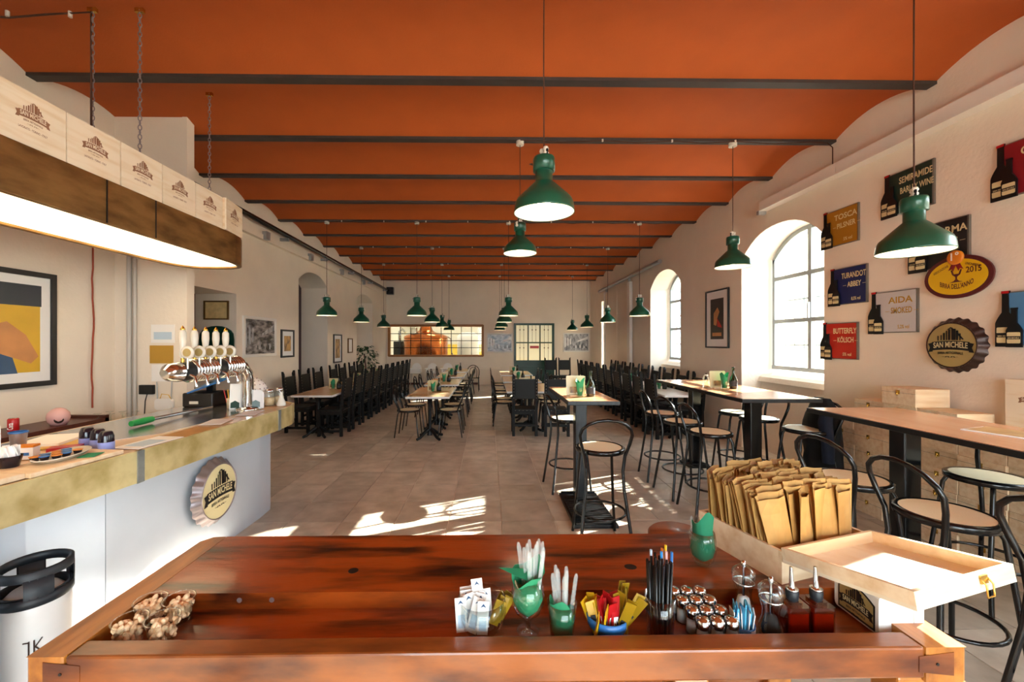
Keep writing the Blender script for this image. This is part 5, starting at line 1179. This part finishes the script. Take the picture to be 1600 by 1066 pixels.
# wine crates stacked along the right wall
def crate_box(open_side):
    a, d_, h_, t_ = .30, .30, .156, .01; m = M()
    m.box(0, a, 0, d_, 0, t_).box(0, a, 0, d_, h_ - t_, h_).box(0, t_, 0, d_, t_, h_ - t_).box(a - t_, a, 0, d_, t_, h_ - t_).box(t_, a - t_, d_ - t_, d_, t_, h_ - t_)
    if not open_side: m.box(t_, a - t_, 0, t_, t_, h_ - t_)
    return m
cproto = {}
for k in (0, 1):
    t = thing('stacked_crate', 'x', 'crate'); crate_box(k).obj('box', 'pine', t, bevel=.002); M().box(-.004, 0, .135, .165, .1, .135).tube([(-.003, .15, .12), (-.012, .15, .105), (-.006, .15, .09)], .004, 5).obj('clasp', 'brassy', t); M().box(-.0015, 0, 0, .3, .112, .1135).obj('lid_joint', 'cap_brown', t)
    cproto[k] = placer(t)
for ci, (y, n_) in enumerate(((4.06, 6), (3.755, 7), (3.45, 8), (3.145, 7), (2.84, 6), (2.535, 6), (2.23, 6))):
    for l in range(n_):
        op = (ci, l) in ((1, 4), (2, 4), (3, 4), (5, 3), (2, 6), (4, 5))
        cproto[1 if op else 0]((3.66 + rnd.uniform(-.012, .012), y + rnd.uniform(-.004, .001), l * .157), 0, '%spine crate by the right wall, %s column from window, %s from floor' % ('open-ended ' if op else '', ORD[ci], ORD[l]), 'pine wine crates stacked by the right wall')
t = thing('crate_panel', 'upright pine crate lid with printed emblem on the crate stack', 'crate', (3.93, 2.9, 6 * .157)); M().box(0, .05, -.16, .16, 0, .44).obj('board', 'pine_pale', t); o = logo(t, .15, 'brand_print', 'pine_pale', .0)
for c_ in t.children:
    if c_.name.startswith(('emblem', 'lettering')): c_.location = (-.001, 0, .3); c_.rotation_euler = RIGHT
# framed pictures
def framed(label, loc, rot, w, h, fm, pic, fw=.03, mount=.06, pm='mount', glass=True, extra=None):
    t = thing('framed_picture', label, 'picture', loc, rot)
    M().ring([(-w / 2, -h / 2), (w / 2, -h / 2), (w / 2, h / 2), (-w / 2, h / 2)], [(-w / 2 + fw, -h / 2 + fw), (w / 2 - fw, -h / 2 + fw), (w / 2 - fw, h / 2 - fw), (-w / 2 + fw, h / 2 - fw)], 0, .03).obj('frame', fm, t, bevel=.003)
    M().box(-w / 2 + fw, w / 2 - fw, -h / 2 + fw, h / 2 - fw, .004, .012).obj('mount', pm, t)
    i = fw + mount; M().box(-w / 2 + i, w / 2 - i, -h / 2 + i, h / 2 - i, .012, .0135).obj('print', pic, t)
    if extra: extra(t)
    return t
def ex_big(t):
    z = .0136
    M().box(-.285, .285, .2, .385, z, z + .001).obj('print_band', 'poster_navy', t)
    M().prism([(.1, -.38), (.05, -.2), (-.08, -.1), (-.285, -.05), (-.285, -.38)], z, z + .001).obj('print_shape', 'poster_blue', t)
    M().prism([(-.05, -.2), (.2, -.3), (.26, -.24), (.16, -.05), (.02, .06), (-.1, .02)], z + .001, z + .002).obj('print_shape', 'poster_skin', t)
def ex_photo(dark, light, seed):
    def f(t):
        qq = random.Random(seed); z = .0137
        for i in range(3): M().prism([(-.46 + .1 * i, -.2 + .05 * i), (-.4 + .1 * i, -.17 + .05 * i), (-.4 + .1 * i, .16 - .03 * i), (-.43 + .1 * i, .22 - .03 * i), (-.46 + .1 * i, .18 - .03 * i)], z, z + .0006).obj('print_window', light, t)
        M().prism([(.46, .24), (.05, .06), (.05, .02), (.46, .12)], z, z + .0006).obj('print_ceiling', light, t)
        for i in range(7): x = -.12 + .08 * i; h = qq.uniform(.06, .16); M().prism([(x, -.22), (x + .05, -.22), (x + .04, -.22 + h), (x + .01, -.22 + h)], z, z + .0007).obj('print_figure', light if i % 2 else dark, t)
    return f
framed('large poster in black frame behind the bar, yellow with navy band', (-XR, 3.433, 1.775), LEFT, .81, 1.01, 'frame_black', 'poster_yellow', .045, .085, extra=ex_big)
framed('wide black and white photo in white frame on the left wall', (-XR, 7.235, 1.755), LEFT, 1.03, .69, 'white_paint', 'photo_dark', .05, .0, extra=ex_photo('sign_black', 'photo_grey', 1))
framed('small portrait print in black frame beside the white-framed photo', (-XR, 8.2, 1.635), LEFT, .52, .55, 'frame_black', 'print_warm', .035, .09)
framed('tall portrait print in black frame between the two niches', (-XR, 10.9, 1.495), LEFT, .58, .75, 'frame_black', 'print_warm', .035, .09)
framed('small notice in thin brown frame near the plant', (-XR, 11.88, 1.565), LEFT, .38, .42, 'frame_gold', 'paper', .03, .03)
framed('framed parchment certificate in the side doorway', (-4.318, 6.57, 2.168), BACK, .39, .3, 'frame_gold', 'certificate', .022, .0)
framed('sepia photograph in white frame left of the green door', (.425, YB, 1.635), BACK, 1.03, .75, 'white_paint', 'photo_sepia', .05, .0, extra=ex_photo('cap_brown', 'mount', 2))
framed('grey photograph in white frame right of the green door', (3.45, YB, 1.66), BACK, 1.04, .75, 'white_paint', 'photo_grey', .05, .0, extra=ex_photo('ink', 'mount', 3))
def ex_post(t):
    z = .0137; M().prism([(-.1, .1), (.02, .2), (.08, .12), (.02, .02), (-.02, -.12), (-.1, -.1)], z, z + .001).obj('print_shape', 'poster_skin', t); M().prism([(0, .02), (.1, -.08), (.16, -.16), (.02, -.14)], z, z + .001).obj('print_shape', 'red_plastic', t); M().box(-.14, .14, -.3, -.24, z, z + .001).obj('print_band', 'poster_skin', t)
framed('dark vintage-style poster in black frame between the arched windows', (XR, 7.12, 2.07), RIGHT, .72, 1.02, 'frame_black', 'poster_black', .025, .13, extra=ex_post)
t = thing('arched_board', 'dark green board with arched top in the side doorway', 'board', (-4.31, 6.57, 1.2), BACK)
pts = [(-.27, .06), (0, -.04), (.27, .06)] + [(.27, .5)] + [(.27 * math.cos(PI * i / 10), .5 + .22 * abs(math.sin(PI * i / 10)) ** .7) for i in range(1, 10)] + [(-.27, .5)]
M().prism(pts, 0, .025).obj('board', 'door_green', t); M().box(-.05, .22, .22, .42, .025, .028).obj('sheet', 'photo_grey', t)
t = thing('wall_switch', 'small white switch plate on the back wall', 'switch', (-4.0, YB - .01, 1.5)); bpy.data.objects.remove(t)
